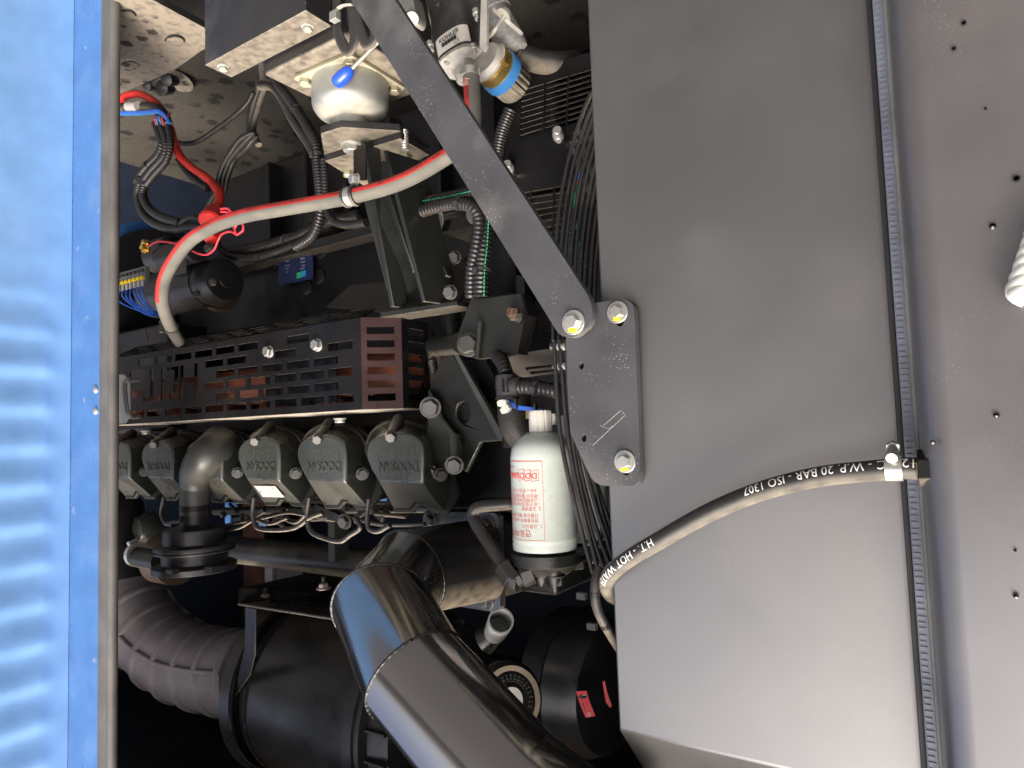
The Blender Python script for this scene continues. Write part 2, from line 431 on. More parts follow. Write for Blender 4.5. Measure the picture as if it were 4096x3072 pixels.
# ================================================================== THE SETTING
Y0 = .72
g = build('ground', MB().add([(-60, -60, 0), (60, -60, 0), (60, 60, 0), (-60, 60, 0)], [(0, 1, 2, 3)]), mat('reddish_ground', (.085, .082, .080), .85, bump=.6, bscale=30), None)
tag(g, kind='structure')
mb = MB(); rows = []
for i in range(91):
    x = -45 + i; h = 2.2 + .5 * math.sin(x * .7) + .3 * math.sin(x * 1.9 + 1) + .25 * math.sin(x * .23)
    rows.append([(x, -14, -.2), (x, -16, h * .55), (x, -18.5, h), (x, -26, h + .5), (x, -40, h + .3), (x, -40, -.2)])
em = build('reflection_bank', mb.loft(rows), mat('reflection_bank_earth', (.045, .036, .035), .9, bump=.5, bscale=20, vary=.2), ang=80); tag(em, kind='structure')  # unseen bank added behind the camera to darken low reflections in the panels
NAVY = mat('navy_inner_wall', (.022, .034, .062), .5, vary=.1)
XL = P(403, 1536, Y0).x; XD = P(290, 1536, Y0).x; XR = P(3650, 1536, Y0).x
zf = H(800, 400, 0).z
zf = P(800, 420, 1.35).z
fl = build('floor', MB().box(-.6, 3.2, .76, 2.35, zf - .02, zf), FLOOR); tag(fl, kind='structure')
rf = build('canopy_roof', MB().box(-.9, 3.2, Y0 + .012, 2.5, 2.37, 2.40), HOUS); tag(rf, kind='structure')
bw = build('canopy_back_wall', MB().box(-.9, 3.2, 2.36, 2.40, .1, 2.45), NAVY); tag(bw, kind='structure')
ew = build('canopy_end_wall', MB().box(2.85, 2.9, .76, 2.36, .1, 2.45), NAVY); tag(ew, kind='structure')
ew = build('canopy_radiator_wall', MB().box(-.9, -.86, .76, 2.36, .1, 2.45), NAVY); tag(ew, kind='structure')

# ---- blue door with its frame
t = thing('canopy_door', 'open blue canopy door with louvre reflections shaped as horizontal ridges at far left of photo', 'door', (XD, .5, .2))
mb = MB(); z0, z1 = .15, 2.35; ny, nz = 5, 420; vs = []; fs = []
for i in range(nz + 1):
    z = z0 + (z1 - z0) * i / nz
    k = max(0, min(1, (z - 1.02) / .25)); ph = (z / .082) % 1.0
    prof = (ph / .62 if ph < .62 else 1 - (ph - .62) / .38)
    prof = prof * prof * (3 - 2 * prof)  # bands reflected in the glossy door, modelled as shallow ridges
    for j, (yy, fall) in enumerate(((Y0 - .001, 0), (Y0 - .030, .0), (Y0 - .045, .7), (Y0 - .06, 1), (.47, 1))):
        vs.append((XD + .006 - .006 * prof * k * fall + (.0 if j else 0), yy, z))
for i in range(nz):
    for j in range(4): k = i * 5 + j; fs.append((k, k + 1, k + 6, k + 5))
mb.add(vs, fs); build('door_panel', mb, BLUE, t, ang=60)
build('door_panel_back', MB().box(XD + .02, XD + .035, .47, Y0 - .008, z0, z1), BLUED, t)
t = thing('door_jamb', 'flat blue steel jamb strip between the blue door and the rubber seal', 'door frame', (XL, Y0, .2))
build('jamb_strip', MB().box(XL + .002, XD + .06, Y0, Y0 + .003, 0.15, 2.34), BLUED, t, bev=.003)
for vv in (1558, 1643):
    p = P(384, vv, Y0); q = MB().lathe(p, NY, [(0, .0085), (.002, .0085), (.0045, .006), (.0055, .002)], 16); build('rivet', q, STL, t)
t = thing('door_seal', 'grey rubber edge seal running along the blue door jamb', 'seal', (XL, Y0, .3))
xa, xb, xc = P(403, 1536, Y0).x, P(445, 1536, Y0).x, P(466, 1536, Y0).x
mb = MB(); n = 10
prof = [(xa, Y0 + .0), (xa - .002, Y0 - .004), (xa - (xa - xb) * .3, Y0 - .006), (xa - (xa - xb) * .75, Y0 - .005), (xb, Y0 - .001), (xb, Y0 + .003)]
mb.loft([[(x, y, z) for x, y in prof] for z in (0.15, 2.34)]); build('seal_lip', mb, SEAL, t, bev=.001)
pts = [Vector(((xb + xc) / 2, Y0 - .001, .15 + i * .0045)) for i in range(486)]
build('seal_bead', MB().tube(pts, lambda i, N: (xb - xc) * .50 * (1 if i % 2 else .95), 12), SEAL, t, ang=60)


# ---- right post, ribbed trim
XP = P(3655, 1536, Y0 - .02).x
t = thing('canopy_post', 'wide charcoal canopy post with dark drain holes at the right edge of the photo', 'post', (-.3, Y0, .1))
pts = [(XP, Y0 + .09), (XP, Y0 + .005), (XP - .004, Y0 - .010), (XP - .014, Y0 - .019), (XP - .026, Y0 - .022), (-.95, Y0 - .022), (-.95, Y0 + .09)]
build('post_sheet', MB().loft([[(x, y, z) for x, y in pts] for z in (.15, 2.3)]), POST, t, ang=50)
YF = Y0 - .022
for (u, v, r_) in ((3970, 905, 13), (4065, 715, 14), (3855, 95, 10), (3815, 197, 9), (3942, 437, 5), (3732, 1771, 12), (4060, 2199, 6), (4062, 2380, 11), (3985, 1660, 12)):
    p = P(u, v, YF); k = pm(u, v, YF) * r_
    q = MB().lathe(p + Vector((0, -.0012, 0)), NY, [(0, k), (.0012, k), (.0012, k * .7), (0, k * .65)], 16); build('drain_hole', q, INK, t)
for (u, v, r_) in ((3970, 912, 7), (4064, 2386, 6), (3732, 1771, 7), (3985, 1664, 6)):
    p = P(u, v, YF); k = pm(u, v, YF) * r_
    build('rivet_core', MB().lathe(p + Vector((0, -.001, 0)), NY, [(0, k), (.002, k), (.0035, k * .5)], 12), STL, t)
t = thing('ribbed_trim', 'ribbed bluish grey rubber trim standing between the shroud and the right post', 'seal', (XP, Y0, .2))
ya = .765; x1 = P(3573, 1536, ya).x; x2 = P(3606, 1536, ya).x; x3 = P(3655, 1536, ya).x
build('trim_strip', MB().box(x3 - .002, x2 + .001, ya - .010, ya + .004, .2, 2.3), SEALR, t, bev=.002)
mb = MB()
for i in range(330): z = .35 + i * .0058 + random.uniform(-.0006, .0006); mb.box(x3 + (x2 - x3) * random.uniform(.3, .45), x2 - .0005, ya - .0112, ya - .009, z, z + .0016)
tag(build('trim_ribs', mb, SEALR, t), kind='stuff')
build('trim_edge', MB().box(x2 + .0015, x1, ya + .002, ya + .012, .2, 2.0), INK, t, bev=.001)
build('trim_rail', MB().tube([Vector((x3 - .001, ya - .012, z)) for z in (.2, 1, 2.3)], .0030, 8), mat('pale_trim_edge', (.2, .2, .19), .5), t)

# ---- radiator shroud
YS = .78
xs = P(2405, 1300, YS).x; zt = P(2470, 2921, YS).z
t = thing('radiator_shroud', 'big charcoal radiator shroud behind the curved hot water hose', 'shroud', (.2, YS, .2))
prof = [(YS, .2), (YS, zt), (YS + .09, zt + .10), (YS + .5, zt + .12), (YS + .5, .2)]
build('side_panel', MB().loft([[(x, y, z) for y, z in prof] for x in (-.02, xs)]), GRAY, t, bev=.003, seg=3)
a, b = P(2545, 3055, YS + .05), P(3228, 3071, YS + .05)

# ---- bracket plate
YB = .765
K = crop(2200, 1100, 1.843)
t = thing('bracket_plate', 'thick black steel bracket plate bolted on the charcoal shroud', 'bracket', P(2420, 1560, YB))
out = [K(*q) for q in [(250, 215), (335, 206), (545, 172), (618, 215), (628, 400), (667, 1470), (640, 1552), (380, 1556), (310, 1512), (150, 1165), (128, 800), (116, 440), (120, 240)]]
out = rnd(out, [3, 3, 22, 26, 4, 20, 30, 22, 18, 14, 4, 4, 10], 5)
hol = [ell(2326, 1463, 10, 15), ell(2336, 1753, 10, 15), ell(2479, 1284, 17, 22), ell(2505, 1880, 17, 22)]
build('plate', MB().pxplate(YP(YB), out, hol, .011), STRUT, t, bev=.0012)
for (u, v) in ((2471, 1249), (2501, 1846)):
    bolt(t, P(u, v, YB - .0003), NY, .0085, STL, 1.62, .5, True)
# scratches
for a, b in (((320, 1252), (545, 1040)), ((370, 1110), (430, 1132)), ((430, 1132), (470, 1110)), ((395, 1108), (520, 1000)), ((530, 1003), (560, 1045))):
    pl = YP(YB - .0003); A, B = pl.px(*K(*a)), pl.px(*K(*b)); A3, B3 = pl.to3(*A), pl.to3(*B)
    build('scratch', MB().cyl(A3, B3, .00022, n=4), LABW, t)
# ---- strut
YT = .748
t = thing('stay_bar', 'long flat speckled black steel bar running diagonally across the open engine bay', 'bar', P(2295, 1290, YT))
out = [(1380, -40), (1555, -40), (2225, 985), (2367, 1205), (2372, 1290), (2300, 1352), (2240, 1345)]
out = rnd(out, [2, 2, 1, 40, 45, 40, 30], 6)
build('bar', MB().pxplate(YP(YT), out, [], .012), STRUT, t, bev=.001)
bolt(t, P(2295, 1290, YT - .0003), NY, .0098, STL, 1.6, .1, True)

# ---- hot water hose
hp = [(3668, 1874, .722), (3600, 1874, .722), (3486, 1884, .724), (3314, 1901, .73), (3143, 1936, .735), (2971, 1991, .74), (2800, 2069, .742), (2629, 2167, .745), (2526, 2228, .748), (2450, 2288, .755), (2425, 2335, .785), (2452, 2385, .83), (2520, 2400, .87)]
rh = pm(2971, 1991, .74) * 38
t = thing('hot_water_hose', 'black hot water hose curving across the charcoal shroud up to the right post', 'hose', P(2971, 1991, .74))
pts = smooth([P(*q) for q in hp], 10)
build('hose', MB().tube(pts, rh, 20), mat('dusty_black_hose', (.022, .021, .021), .38, dust=.85, lo=-.1, hi=1.0, dustcol=(.25, .225, .17), bump=.15), t, ang=80)
pa = Path(pts[::-1])
d1 = pa.L[pa.near(P(3230, 1915, .73))]; d2 = pa.L[pa.near(P(2500, 2245, .75))]
pa = Path(pts); d1 = pa.L[pa.near(P(3310, 1901, .73))]; d2 = pa.L[pa.near(P(2485, 2258, .75))]
hose_text(t, pa, '+120°C - W.P. 20 BAR - ISO 1307', d1, -.55, rh, .0125, INKW, stretch=.95)
hose_text(t, pa, 'H.T. - HOT WATER -', d2 - .004, -.3, rh, .0125, INKW, stretch=.95)
c = P(3576, 1873, .722); tg = (pts[10] - pts[0]).normalized()
clampring(t, c, tg, rh + .0005, .014, STL, scr=(0, -.4, -1))
p = P(3652, 1873, .722); build('brass_fitting', MB().lathe(p, -tg, [(-.004, .010), (.008, .010)], 6), BRS, t)
build('end_nut', MB().lathe(P(3672, 1872, .722), -tg, [(0, .017), (.02, .017), (.022, .014), (.04, .014)], 6), BLK, t, bev=.001)
t = thing('drain_hose', 'plain black hose hanging down behind the bend of the hot water hose', 'hose', P(2400, 2400, .80))
pts = smooth([P(*q) for q in [(2400, 2270, .80), (2380, 2340, .79), (2385, 2420, .79), (2420, 2500, .80), (2480, 2600, .84)]], 8)
build('hose', MB().tube(pts, rh * .62, 16), RUB, t, ang=80)
for (u, v) in ((2384, 2375), (2445, 2548)):
    i = min(range(len(pts)), key=lambda i: (pts[i] - P(u, v, .79)).length)
    tq = (pts[min(i + 1, len(pts) - 1)] - pts[max(i - 1, 0)]).normalized(); build('cable_tie', MB().lathe(pts[i] - tq * .003, tq, [(0, rh * .68), (.006, rh * .68)], 16).obox(pts[i] + Vector((.012, -.012, 0)), (1, 0, 0), (0, 1, 0), .006, .004, .004), PLA, t)
t = thing('white_cord', 'end of a twisted whitish cord at the right edge of the post', 'cord', P(4080, 1040, YF - .02))
mb = MB()
for i in range(9):
    c = P(4050 + i * 6, 975 + i * 16, YF - .022)
    mb.torus(c, Vector((.85, .1, .5)), .013, .0042, 20, 8)
mb = MB(); cpt = P(4162, 1035, YF - .018)
for k in range(3):
    pts = []
    for i in range(60):
        a = i * .24 + k * 2.094; s_ = (i - 30) * .0010
        pts.append(cpt + Vector((.0, 0, s_)) + Vector((s_ * .35, 0, 0)) + Vector((math.cos(a), math.sin(a), 0)) * .0085)
    mb.tube(pts, .0085, 10)
build('cord', mb, ROPE, t, ang=80)

# ================================================================== UNDER SIDE OF THE PICTURE (low in the place): base frame and mount
C2 = crop(900, 0, 2.765)
# tray with knock-outs
zt_ = P(640, 280, .92).z
t = thing('dusty_tray', 'dust covered beige steel tray with three round knock-outs next to the seal', 'tray', P(640, 200, .92) - Vector((0, 0, .05)))
pz = ZP(zt_)
out = [(560, -90), (652, 0), (798, 88), (840, 110), (860, 170), (798, 208), (700, 278), (490, 372), (440, 398), (440, 100), (455, -60)]
hol = []
for (cx, cy) in ((505, 68), (700, 170), (518, 268)):
    arc = [(cx + 43 * math.cos(a), cy - 4 + 30 * math.sin(a)) for a in [R_(q) for q in range(188, 358, 12)]] + [(cx + 37 * math.cos(a), cy + 3 + 24 * math.sin(a)) for a in [R_(q) for q in range(352, 184, -12)]]
    hol.append(arc)
build('tray_sheet', MB().pxplate(pz, out, hol, .003), DUST, t)
for (cx, cy) in ((505, 68), (700, 170), (518, 268)):
    c = Vector(pz.to3(*pz.px(cx, cy), -.003)); build('knock_out', MB().lathe(c - UP * .002, UP, [(0, .018), (.004, .018), (.006, .015)], 20), DUST, t)
p1, p2 = H(652, -2, zt_), H(860, 112, zt_)
build('edge_flange', MB().obox((p1 + p2) / 2 + Vector((0, 0, .006)), p2 - p1, UP, (p2 - p1).length / 2 + .05, .008, .0015), BLKD, t)

# black beam
B3 = P(1222, 42, .745); A3 = H(798, 252, B3.z); C3 = H(1330, 105, B3.z)
t = thing('box_beam', 'black box beam with a dusty bolted top, ending beside the rubber mount', 'beam', (B3.x, .8, B3.z - .3))
mb = MB().box(B3.x, A3.x, B3.y, C3.y, B3.z - .32, B3.z); build('beam_body', mb, BLKD, t, bev=.0015)
for (u, v) in ((1230, 106), (893, 266)): bolt(t, H(u, v, B3.z), UP, .0085, ZN, 1.3)

# chassis rail and rubber mount
zr = P(1400, 330, .917).z; pz = ZP(zr)
cl, ct, cr_ = [Vector(H(*q, zr)) for q in ((1168, 306), (1398, 208), (1625, 348))]
cc = (cl + cr_) / 2
t = thing('chassis_rail', 'dusty black chassis rail under the round rubber mount', 'beam', (cc.x, cc.y, zr - .3))
q0 = H(1115, 330, zr); q1 = H(1330, 120, zr)
build('rail_body', MB().box(min(ct.x, cr_.x) - .035, q0.x + .01, max(C3.y + .004, ct.y - .045), cc.y + .12, zr - .25, zr - .0045), BLKD, t, bev=.008, seg=3)
t = thing('rubber_mount', 'round zinc plated engine mount on its square flange, below the blue handled lever', 'engine mount', cc)
ax_ = (cl - ct).normalized(); hs = (cl - ct).length
cb = cl + cr_ - ct
pl = Plane(cc + UP * .0, (1, 0, 0), (0, 1, 0))
sq = [((q - cc).x, (q - cc).y) for q in (cl, ct, cr_, cb)]
build('flange', MB().plate(Plane(cc + UP * .004, (1, 0, 0), (0, 1, 0)), rnd(sq, .012, 5), [], .006), ZY, t, bev=.001)
rc = .0735
prof = [(0, rc * .985), (.004, rc), (.044, rc), (.052, rc * .975), (.062, rc * .88), (.070, rc * .72), (.074, rc * .60), (.0745, rc * .5), (.075, rc * .475), (.096, rc * .475), (.098, rc * .45)]
build('can', MB().lathe(cc + UP * .004, UP, prof, 48), ZN, t)
for q in (cl, ct, cr_, cb):
    d_ = (cc - q).normalized(); bolt(t, q + d_ * .024 + UP * .004, UP, .0115, ZY, 0, .3, h=1.3)
# bracket head: two plates
z1 = cc.z + .1015
t = thing('engine_bracket', 'heavy black engine bracket with twin dusty plates and fins standing on the rubber mount', 'bracket', (cc.x, cc.y, z1))
pz1 = ZP(z1 + .014); out = [(1283, 534), (1365, 509), (1600, 524), (1720, 600), (1640, 700), (1460, 740), (1298, 624)]
build('lower_plate', MB().pxplate(pz1, out, [], .014), BLKD, t, bev=.001)
pz2 = ZP(z1 + .0285)
out = [(1299, 645), (1603, 554), (1717, 621), (1655, 645), (1600, 700), (1480, 760), (1372, 690)]
build('upper_plate', MB().pxplate(pz2, out, [ell(1505, 634, 18, 8)], .014), BLKD, t, bev=.001)
bolt(t, H(1404, 575, z1 + .014), UP, .016, STL, 1.35, .1, h=1.2)
bolt(t, H(1620, 618, z1 + .0285), UP, .012, ZY, 0, .5, h=1.4)
bolt(t, H(1392, 685, z1 + .0285), UP, .011, ZY, 0, .5, h=1.4)
q = H(1618, 540, z1 + .014); inst('stud', 'stud', mk_stud, STL, t, q - UP * .01, UP, (.008, .008, .02))
# leg fins : rise from the head to the base on the block
def finbar(name, a, b, hx, hy, mt=ENG, bev=.002):
    a, b = Vector(a), Vector(b); d_ = b - a
    return build(name, MB().obox((a + b) / 2, d_, (0, 1, 0), d_.length / 2, hy, hx), mt, t, bev=bev)
def quadplate(name, pts, n, th, mt, bev=.0015):
    pts = [Vector(p) for p in pts]; n = Vector(n).normalized(); k = len(pts)
    mb = MB(); mb.loft([pts, [p + n * th for p in pts]]); return build(name, mb, mt, t, bev=bev)
ya, yb = .93, 1.02
quadplate('side_fin', [P(1447, 780, .915), P(1530, 640, .96), P(1620, 780, .99), P(1740, 1200, 1.04), P(1565, 1228, .99)], (0, 0, 0) if 0 else (-.3, .95, 0), .01, ENG)
quadplate('front_fin', [P(1440, 560, .92), P(1455, 560, .92), P(1575, 1226, .965), P(1560, 1228, .965)], (-.2, 1, 0), .035, ENG)
quadplate('middle_fin', [P(1531, 600, .915), P(1545, 600, .915), P(1700, 1205, .94), P(1686, 1208, .94)], (-.2, 1, 0), .09, ENG)
quadplate('web_plate', [P(1545, 640, .985), P(1640, 780, .99), P(1790, 1100, 1.0), P(1696, 1195, 1.0), P(1560, 700, .985)], (-.2, 1, 0), .012, ENG)
quadplate('weld_ridge', [P(1535, 780, .955), P(1556, 780, .945), P(1656, 1090, .985), P(1646, 1090, .99)], (-.2, 1, 0), .02, ENG, .003)
quadplate('pipe_stub', [P(1480, 700, .97), P(1500, 662, .97), P(1548, 665, .97), P(1550, 760, .97), P(1482, 790, .97)], (-.2, 1, 0), .05, ENG, .012)
# base on block
za = P(1826, 1222, .95).z
quadplate('base_plate', [P(1300, 1230, 1.04), P(1400, 1140, 1.04), P(1560, 1120, 1.04), P(1780, 1105, 1.04), P(1858, 1024, 1.04), P(1866, 1150, 1.02), P(1826, 1205, .98), P(1520, 1247, .98)], (.0, 1, .0), .015, ENG)
quadplate('base_edge', [P(1520, 1248, .975), P(1826, 1202, .975), P(1829, 1222, .975), P(1520, 1270, .975)], (0, 1, 0), .06, ENG)
bolt(t, P(1802, 1169, .975), (-.3, -1, .2), .0115, STLD, 1.2, .1, h=1.3)
bolt(t, P(1820, 1030, 1.035), (-.3, -1, .2), .0115, STLD, 1.2, .4, h=1.3)

# lever with blue grip, rubber loops
t = thing('lever', 'thin zinc lever with a blue plastic grip in front of the rubber mount', 'lever', P(1400, 280, .86))
a, b = P(1345, 332, .845), P(1404, 278, .85); kk = pm(1375, 300, .85) * 29
dd = (b - a); L_ = dd.length
build('grip', MB().lathe(a, dd, [(-kk * .35, kk * .35), (-kk * .2, kk * .7), (kk * .15, kk * .95), (L_ * .45, kk), (L_ * .47, kk * .98), (L_ * .50, kk), (L_ * .85, kk * .85), (L_ * 1.05, kk * .45), (L_ * 1.08, kk * .3)], 20), BLUP, t)
build('rod', MB().cyl(b, P(1540, 140, .87), kk * .28, n=12), ZN, t)
t = thing('rubber_strap', 'folded black rubber strap hanging in two dusty loops beside the stay bar', 'strap', P(1400, 120, .785))
for pp in ([(1346, -20), (1348, 60), (1352, 130), (1378, 190), (1402, 200), (1418, 150), (1408, 60), (1402, -20)], [(1420, -20), (1428, 60), (1445, 130), (1466, 172), (1486, 168), (1500, 130), (1490, 60), (1470, -20)]):
    pts = smooth([P(*q, .785) for q in pp], 8); build('loop', MB().tube(pts, .0105, 12, flat=.38, ref=(0, 1, 0)), RUB, t, ang=80)
build('cable_tie', MB().tube(smooth([P(*q, .77) for q in ((1338, 62), (1350, 38), (1375, 22), (1410, 18))], 6), .004, 8, flat=.4), ZN, t)
build('tie_head', MB().obox(P(1340, 66, .768), (1, 0, 0), (0, 1, 0), .008, .006, .008), STL, t, bev=.001)

# ================================================================== ACTUATOR AND PUMP
C3_ = crop(1600, 0, 2.765)
t = thing('actuator', 'black plastic actuator with a white barcode label over a speckled cast base', 'actuator', P(1830, 100, .93))
a, b = P(1795, -40, .93), P(1858, 268, .93)
axd = (b - a).normalized(); kk = pm(1830, 100, .93)
sidew = (P(1900, 150, .93) - P(1740, 190, .93)); sidew = (sidew - axd * sidew.dot(axd)).normalized(); dep_ = axd.cross(sidew)
def ringbox(c, hw, hd, r=.6, n=24):
    o = []
    for i in range(n):
        q = 2 * math.pi * i / n; cs, sn = math.cos(q), math.sin(q); e = r
        o.append(c + sidew * hw * math.copysign(abs(cs) ** e, cs) + dep_ * hd * math.copysign(abs(sn) ** e, sn))
    return o
L_ = (b - a).length
fr = lambda q: a + axd * L_ * q
def bodyoff(c, k): return c + sidew * k
rings = [ringbox(bodyoff(fr(0), -.000), .040, .035), ringbox(fr(.35), .0405, .037), ringbox(fr(.62), .040, .037), ringbox(fr(.68), .036, .034), ringbox(fr(.88), .036, .034), ringbox(fr(.885), .039, .037), ringbox(fr(.91), .039, .037)]
build('cover', MB().loft(rings), BLKD, t, ang=40)
# label wrapped on the lower part
N_ = 12; mb = MB(); vs = []; fs = []
for i in range(N_ + 1):
    q = R_(205 + 130 * i / N_); cs, sn = math.cos(q), math.sin(q); e = .6
    for k_ in (.67, .90):
        c = fr(k_); vs.append(c + sidew * .0375 * math.copysign(abs(cs) ** e, cs) + dep_ * .0355 * math.copysign(abs(sn) ** e, sn))
sgn = -1 if dep_.dot(EYE - fr(.7)) < 0 else 1
if sgn > 0:
    vs = [];
    for i in range(N_ + 1):
        q = R_(25 + 130 * i / N_); cs, sn = math.cos(q), math.sin(q)
        for k_ in (.67, .90): vs.append(fr(k_) + sidew * .0375 * math.copysign(abs(cs) ** .6, cs) + dep_ * .0355 * math.copysign(abs(sn) ** .6, sn))
for i in range(N_): fs.append((i * 2, i * 2 + 1, i * 2 + 3, i * 2 + 2))
build('label', MB().add(vs, fs), LABW, t)
e_ = dep_ * sgn * .0375
cL = fr(.745) + e_ + sidew * .004
text_at(t, 'KOHLER', cL, sidew, -axd, .0115, INK, lift=.0006, bold=.0002)
for i in range(16): build('bar_code', MB().obox(fr(.80) + e_ + sidew * (.003 + (i - 8) * .0021), sidew, axd, .0004 + .0003 * (i * 7 % 3), .0035, .0004), INK, t)
text_at(t, 'CE', fr(.86) + e_ + sidew * .018, sidew, -axd, .010, INK, lift=.0006)
for i in range(4):
    pts = [fr(.36) + dep_ * sgn * .0378 + sidew * (-.003 + math.sin(q) * (.004 + i * .0022) * .9) - axd * (math.cos(q) * (.004 + i * .0022)) for q in [x * .25 - .75 for x in range(7)]]
    build('emblem_arc', MB().tube([p for p in pts], .0007, 6), PLA, t)
build('cast_flange', MB().loft([ringbox(fr(.91), .040, .036, .8), ringbox(fr(.925), .044, .040, .8), ringbox(fr(.96), .044, .040, .8), ringbox(fr(1.0), .024, .026, 1), ringbox(fr(1.06), .021, .022, 1), ringbox(fr(1.16), .0185, .0185, 1)]), CAST, t, ang=50)
for (u, v, s_) in ((1722, 185, .0065), (1784, 236, .006), (1895, 197, .006), (1907, 57, .007)):
    q = P(u, v, .90); build('flange_screw', MB().lathe(q, -axd, [(-.01, .005), (0, .005), (0, s_), (.008, s_), (.010, s_ * .7)], 12), STL, t)
t = thing('zinc_lug', 'bright zinc casting lug peeking out behind the top of the stay bar', 'lug', P(1625, 40, .92))
out = rnd([(1570, -30), (1645, -30), (1658, 30), (1665, 70), (1650, 100), (1600, 60)], 18)
build('lug_plate', MB().pxplate(YP(.92), out, [], .03), ZN, t, bev=.004)
build('lug_pin', MB().cyl(P(1648, 75, .915), P(1640, 60, .95), .012), ZN, t)
t = thing('flat_link', 'speckled galvanised flat bar hanging beside the black actuator', 'bar', P(1935, 80, .89))
build('link', MB().pxplate(YP(.89), rnd([(1924, -30), (1947, -30), (1947, 180), (1936, 205), (1918, 190)], 5), [], .006), CAST, t, bev=.0008)
build('link_backing', MB().pxplate(YP(.897), [(1908, -30), (1930, -30), (1930, 170), (1912, 170)], [], .01), BLKD, t)
t = thing('speckled_motor', 'speckled black and silver cylindrical motor held by a U-bolt', 'motor', P(2010, 120, .98))
a, b = P(1930, -60, .97), P(2062, 215, 1.0); rr = pm(2000, 120, .98) * 62; dd = (b - a); L_ = dd.length
build('housing', MB().lathe(a, dd, [(0, rr * .95), (L_ * .35, rr * .95), (L_ * .36, rr * 1.08), (L_ * .40, rr * 1.08), (L_ * .41, rr), (L_ * .93, rr), (L_ * .97, rr * .9), (L_ * 1.0, rr * .6)], 32), mat('speckled_cast_black', (.05, .05, .05), .5, dust=1.0, bump=1, bscale=250, vary=.5, dustcol=(.5, .5, .48), lo=-.5, hi=.8, dscale=130), t)
pts = smooth([P(1945, 155, .93), P(1975, 125, .92), P(2005, 85, .925), P(2030, 45, .93)], 6)
build('u_bolt', MB().tube(pts, .0042, 10), ZN, t)
bolt(t, P(2015, 62, .925), (P(2030, 45, .93) - P(2015, 62, .925)), .010, ZN, 1.3, h=1.0)
build('clamp_bar', MB().obox(P(2030, 86, .935), P(2062, 112, .94) - P(2000, 58, .93), (0, 1, 0), .034, .004, .003), CAST, t)
t = thing('black_elbow_hose', 'thick black hose leaving the speckled motor towards the slotted guard', 'hose', P(2150, 230, 1.02))
pts = smooth([P(2052, 200, 1.0), P(2085, 220, 1.02), (P(2150, 245, 1.04)), P(2230, 255, 1.06), P(2300, 250, 1.1)], 8)
build('hose', MB().tube(pts, lambda i, N: .021 if i > 4 else .018, 18), RUB, t, ang=80)
t = thing('fluid_pump', 'round pump with gold ring, bright blue band and ribbed black cap', 'pump', P(2000, 290, .95))
a = P(1938, 232, .93); b = P(2055, 335, 1.0); dd = b - a; L_ = dd.length
d0_ = dep(P(1945, 240, .93)); dd = (D(2062, 345, d0_ + .055) - D(1945, 240, d0_)).normalized()
cP = D(1950, 243, d0_); rr = pm(1950, 250, .94) * 92
seg_ = [('pump_head', CAST, [(-.008, rr * .72), (-.004, rr * .80), (.002, rr * .84), (.004, rr * .92)]), ('gold_ring', BRS, [(.004, rr * .94), (.009, rr * .96), (.009, rr * .90), (.026, rr * .90)]),
        ('blue_band', BLUB, [(.026, rr * .95), (.030, rr * .97), (.044, rr * .97), (.044, rr * .9)]), ]
for n_, m_, pr in seg_: build(n_, MB().lathe(cP, dd, pr, 40), m_, t)
mb = MB(); n = 60; prof = [(.044, .90), (.072, .88), (.078, .80), (.078, .1)]
ref = Vector((0, 0, 1)); ref = (ref - dd * ref.dot(dd)).normalized(); bb = dd.cross(ref)
mb.loft([[cP + dd * h + (ref * math.cos(2 * math.pi * i / n) + bb * math.sin(2 * math.pi * i / n)) * rr * k * (1 if i % 3 or j == 3 else .955) for i in range(n)] for j, (h, k) in enumerate(prof)])
build('ribbed_cap', mb, BLKD, t, ang=25)
for k_ in range(3):
    q = 2 * math.pi * k_ / 3 + .9; build('lug', MB().obox(cP + dd * .008 + (ref * math.cos(q) + bb * math.sin(q)) * rr * .95, dd, ref, .006, .004, .006), BRS, t)

# ================================================================== RED STRIPED HOSE
t = thing('striped_hose', 'long grey hose with a printed red stripe sweeping under the stay bar', 'hose', P(1400, 780, .86))
hp = [(1884, 275, .885), (1886, 330, .885), (1890, 400, .885), (1893, 470, .885), (1885, 540, .88), (1850, 588, .875), (1794, 622, .868), (1657, 703, .86), (1543, 750, .85), (1403, 786, .84), (1300, 806, .83), (1200, 823, .82), (1090, 842, .81), (992, 860, .80), (905, 885, .795), (845, 910, .79), (762, 960, .785), (703, 1030, .785), (660, 1110, .785), (648, 1190, .79), (664, 1260, .82), (692, 1325, .88), (720, 1370, .96)]
pts = smooth([P(*q) for q in hp], 8); rh = .0136
build('hose', MB().tube(pts, rh, 20), HOSE, t, ang=80)
pa = Path(pts); L0 = pa.L[pa.near(P(1885, 320, .885))]; L1 = pa.L[pa.near(P(664, 1260, .8))]
hose_stripe(t, pa, L0, L1, -1.4, .05, rh, REDP, n=160) if 0 else None
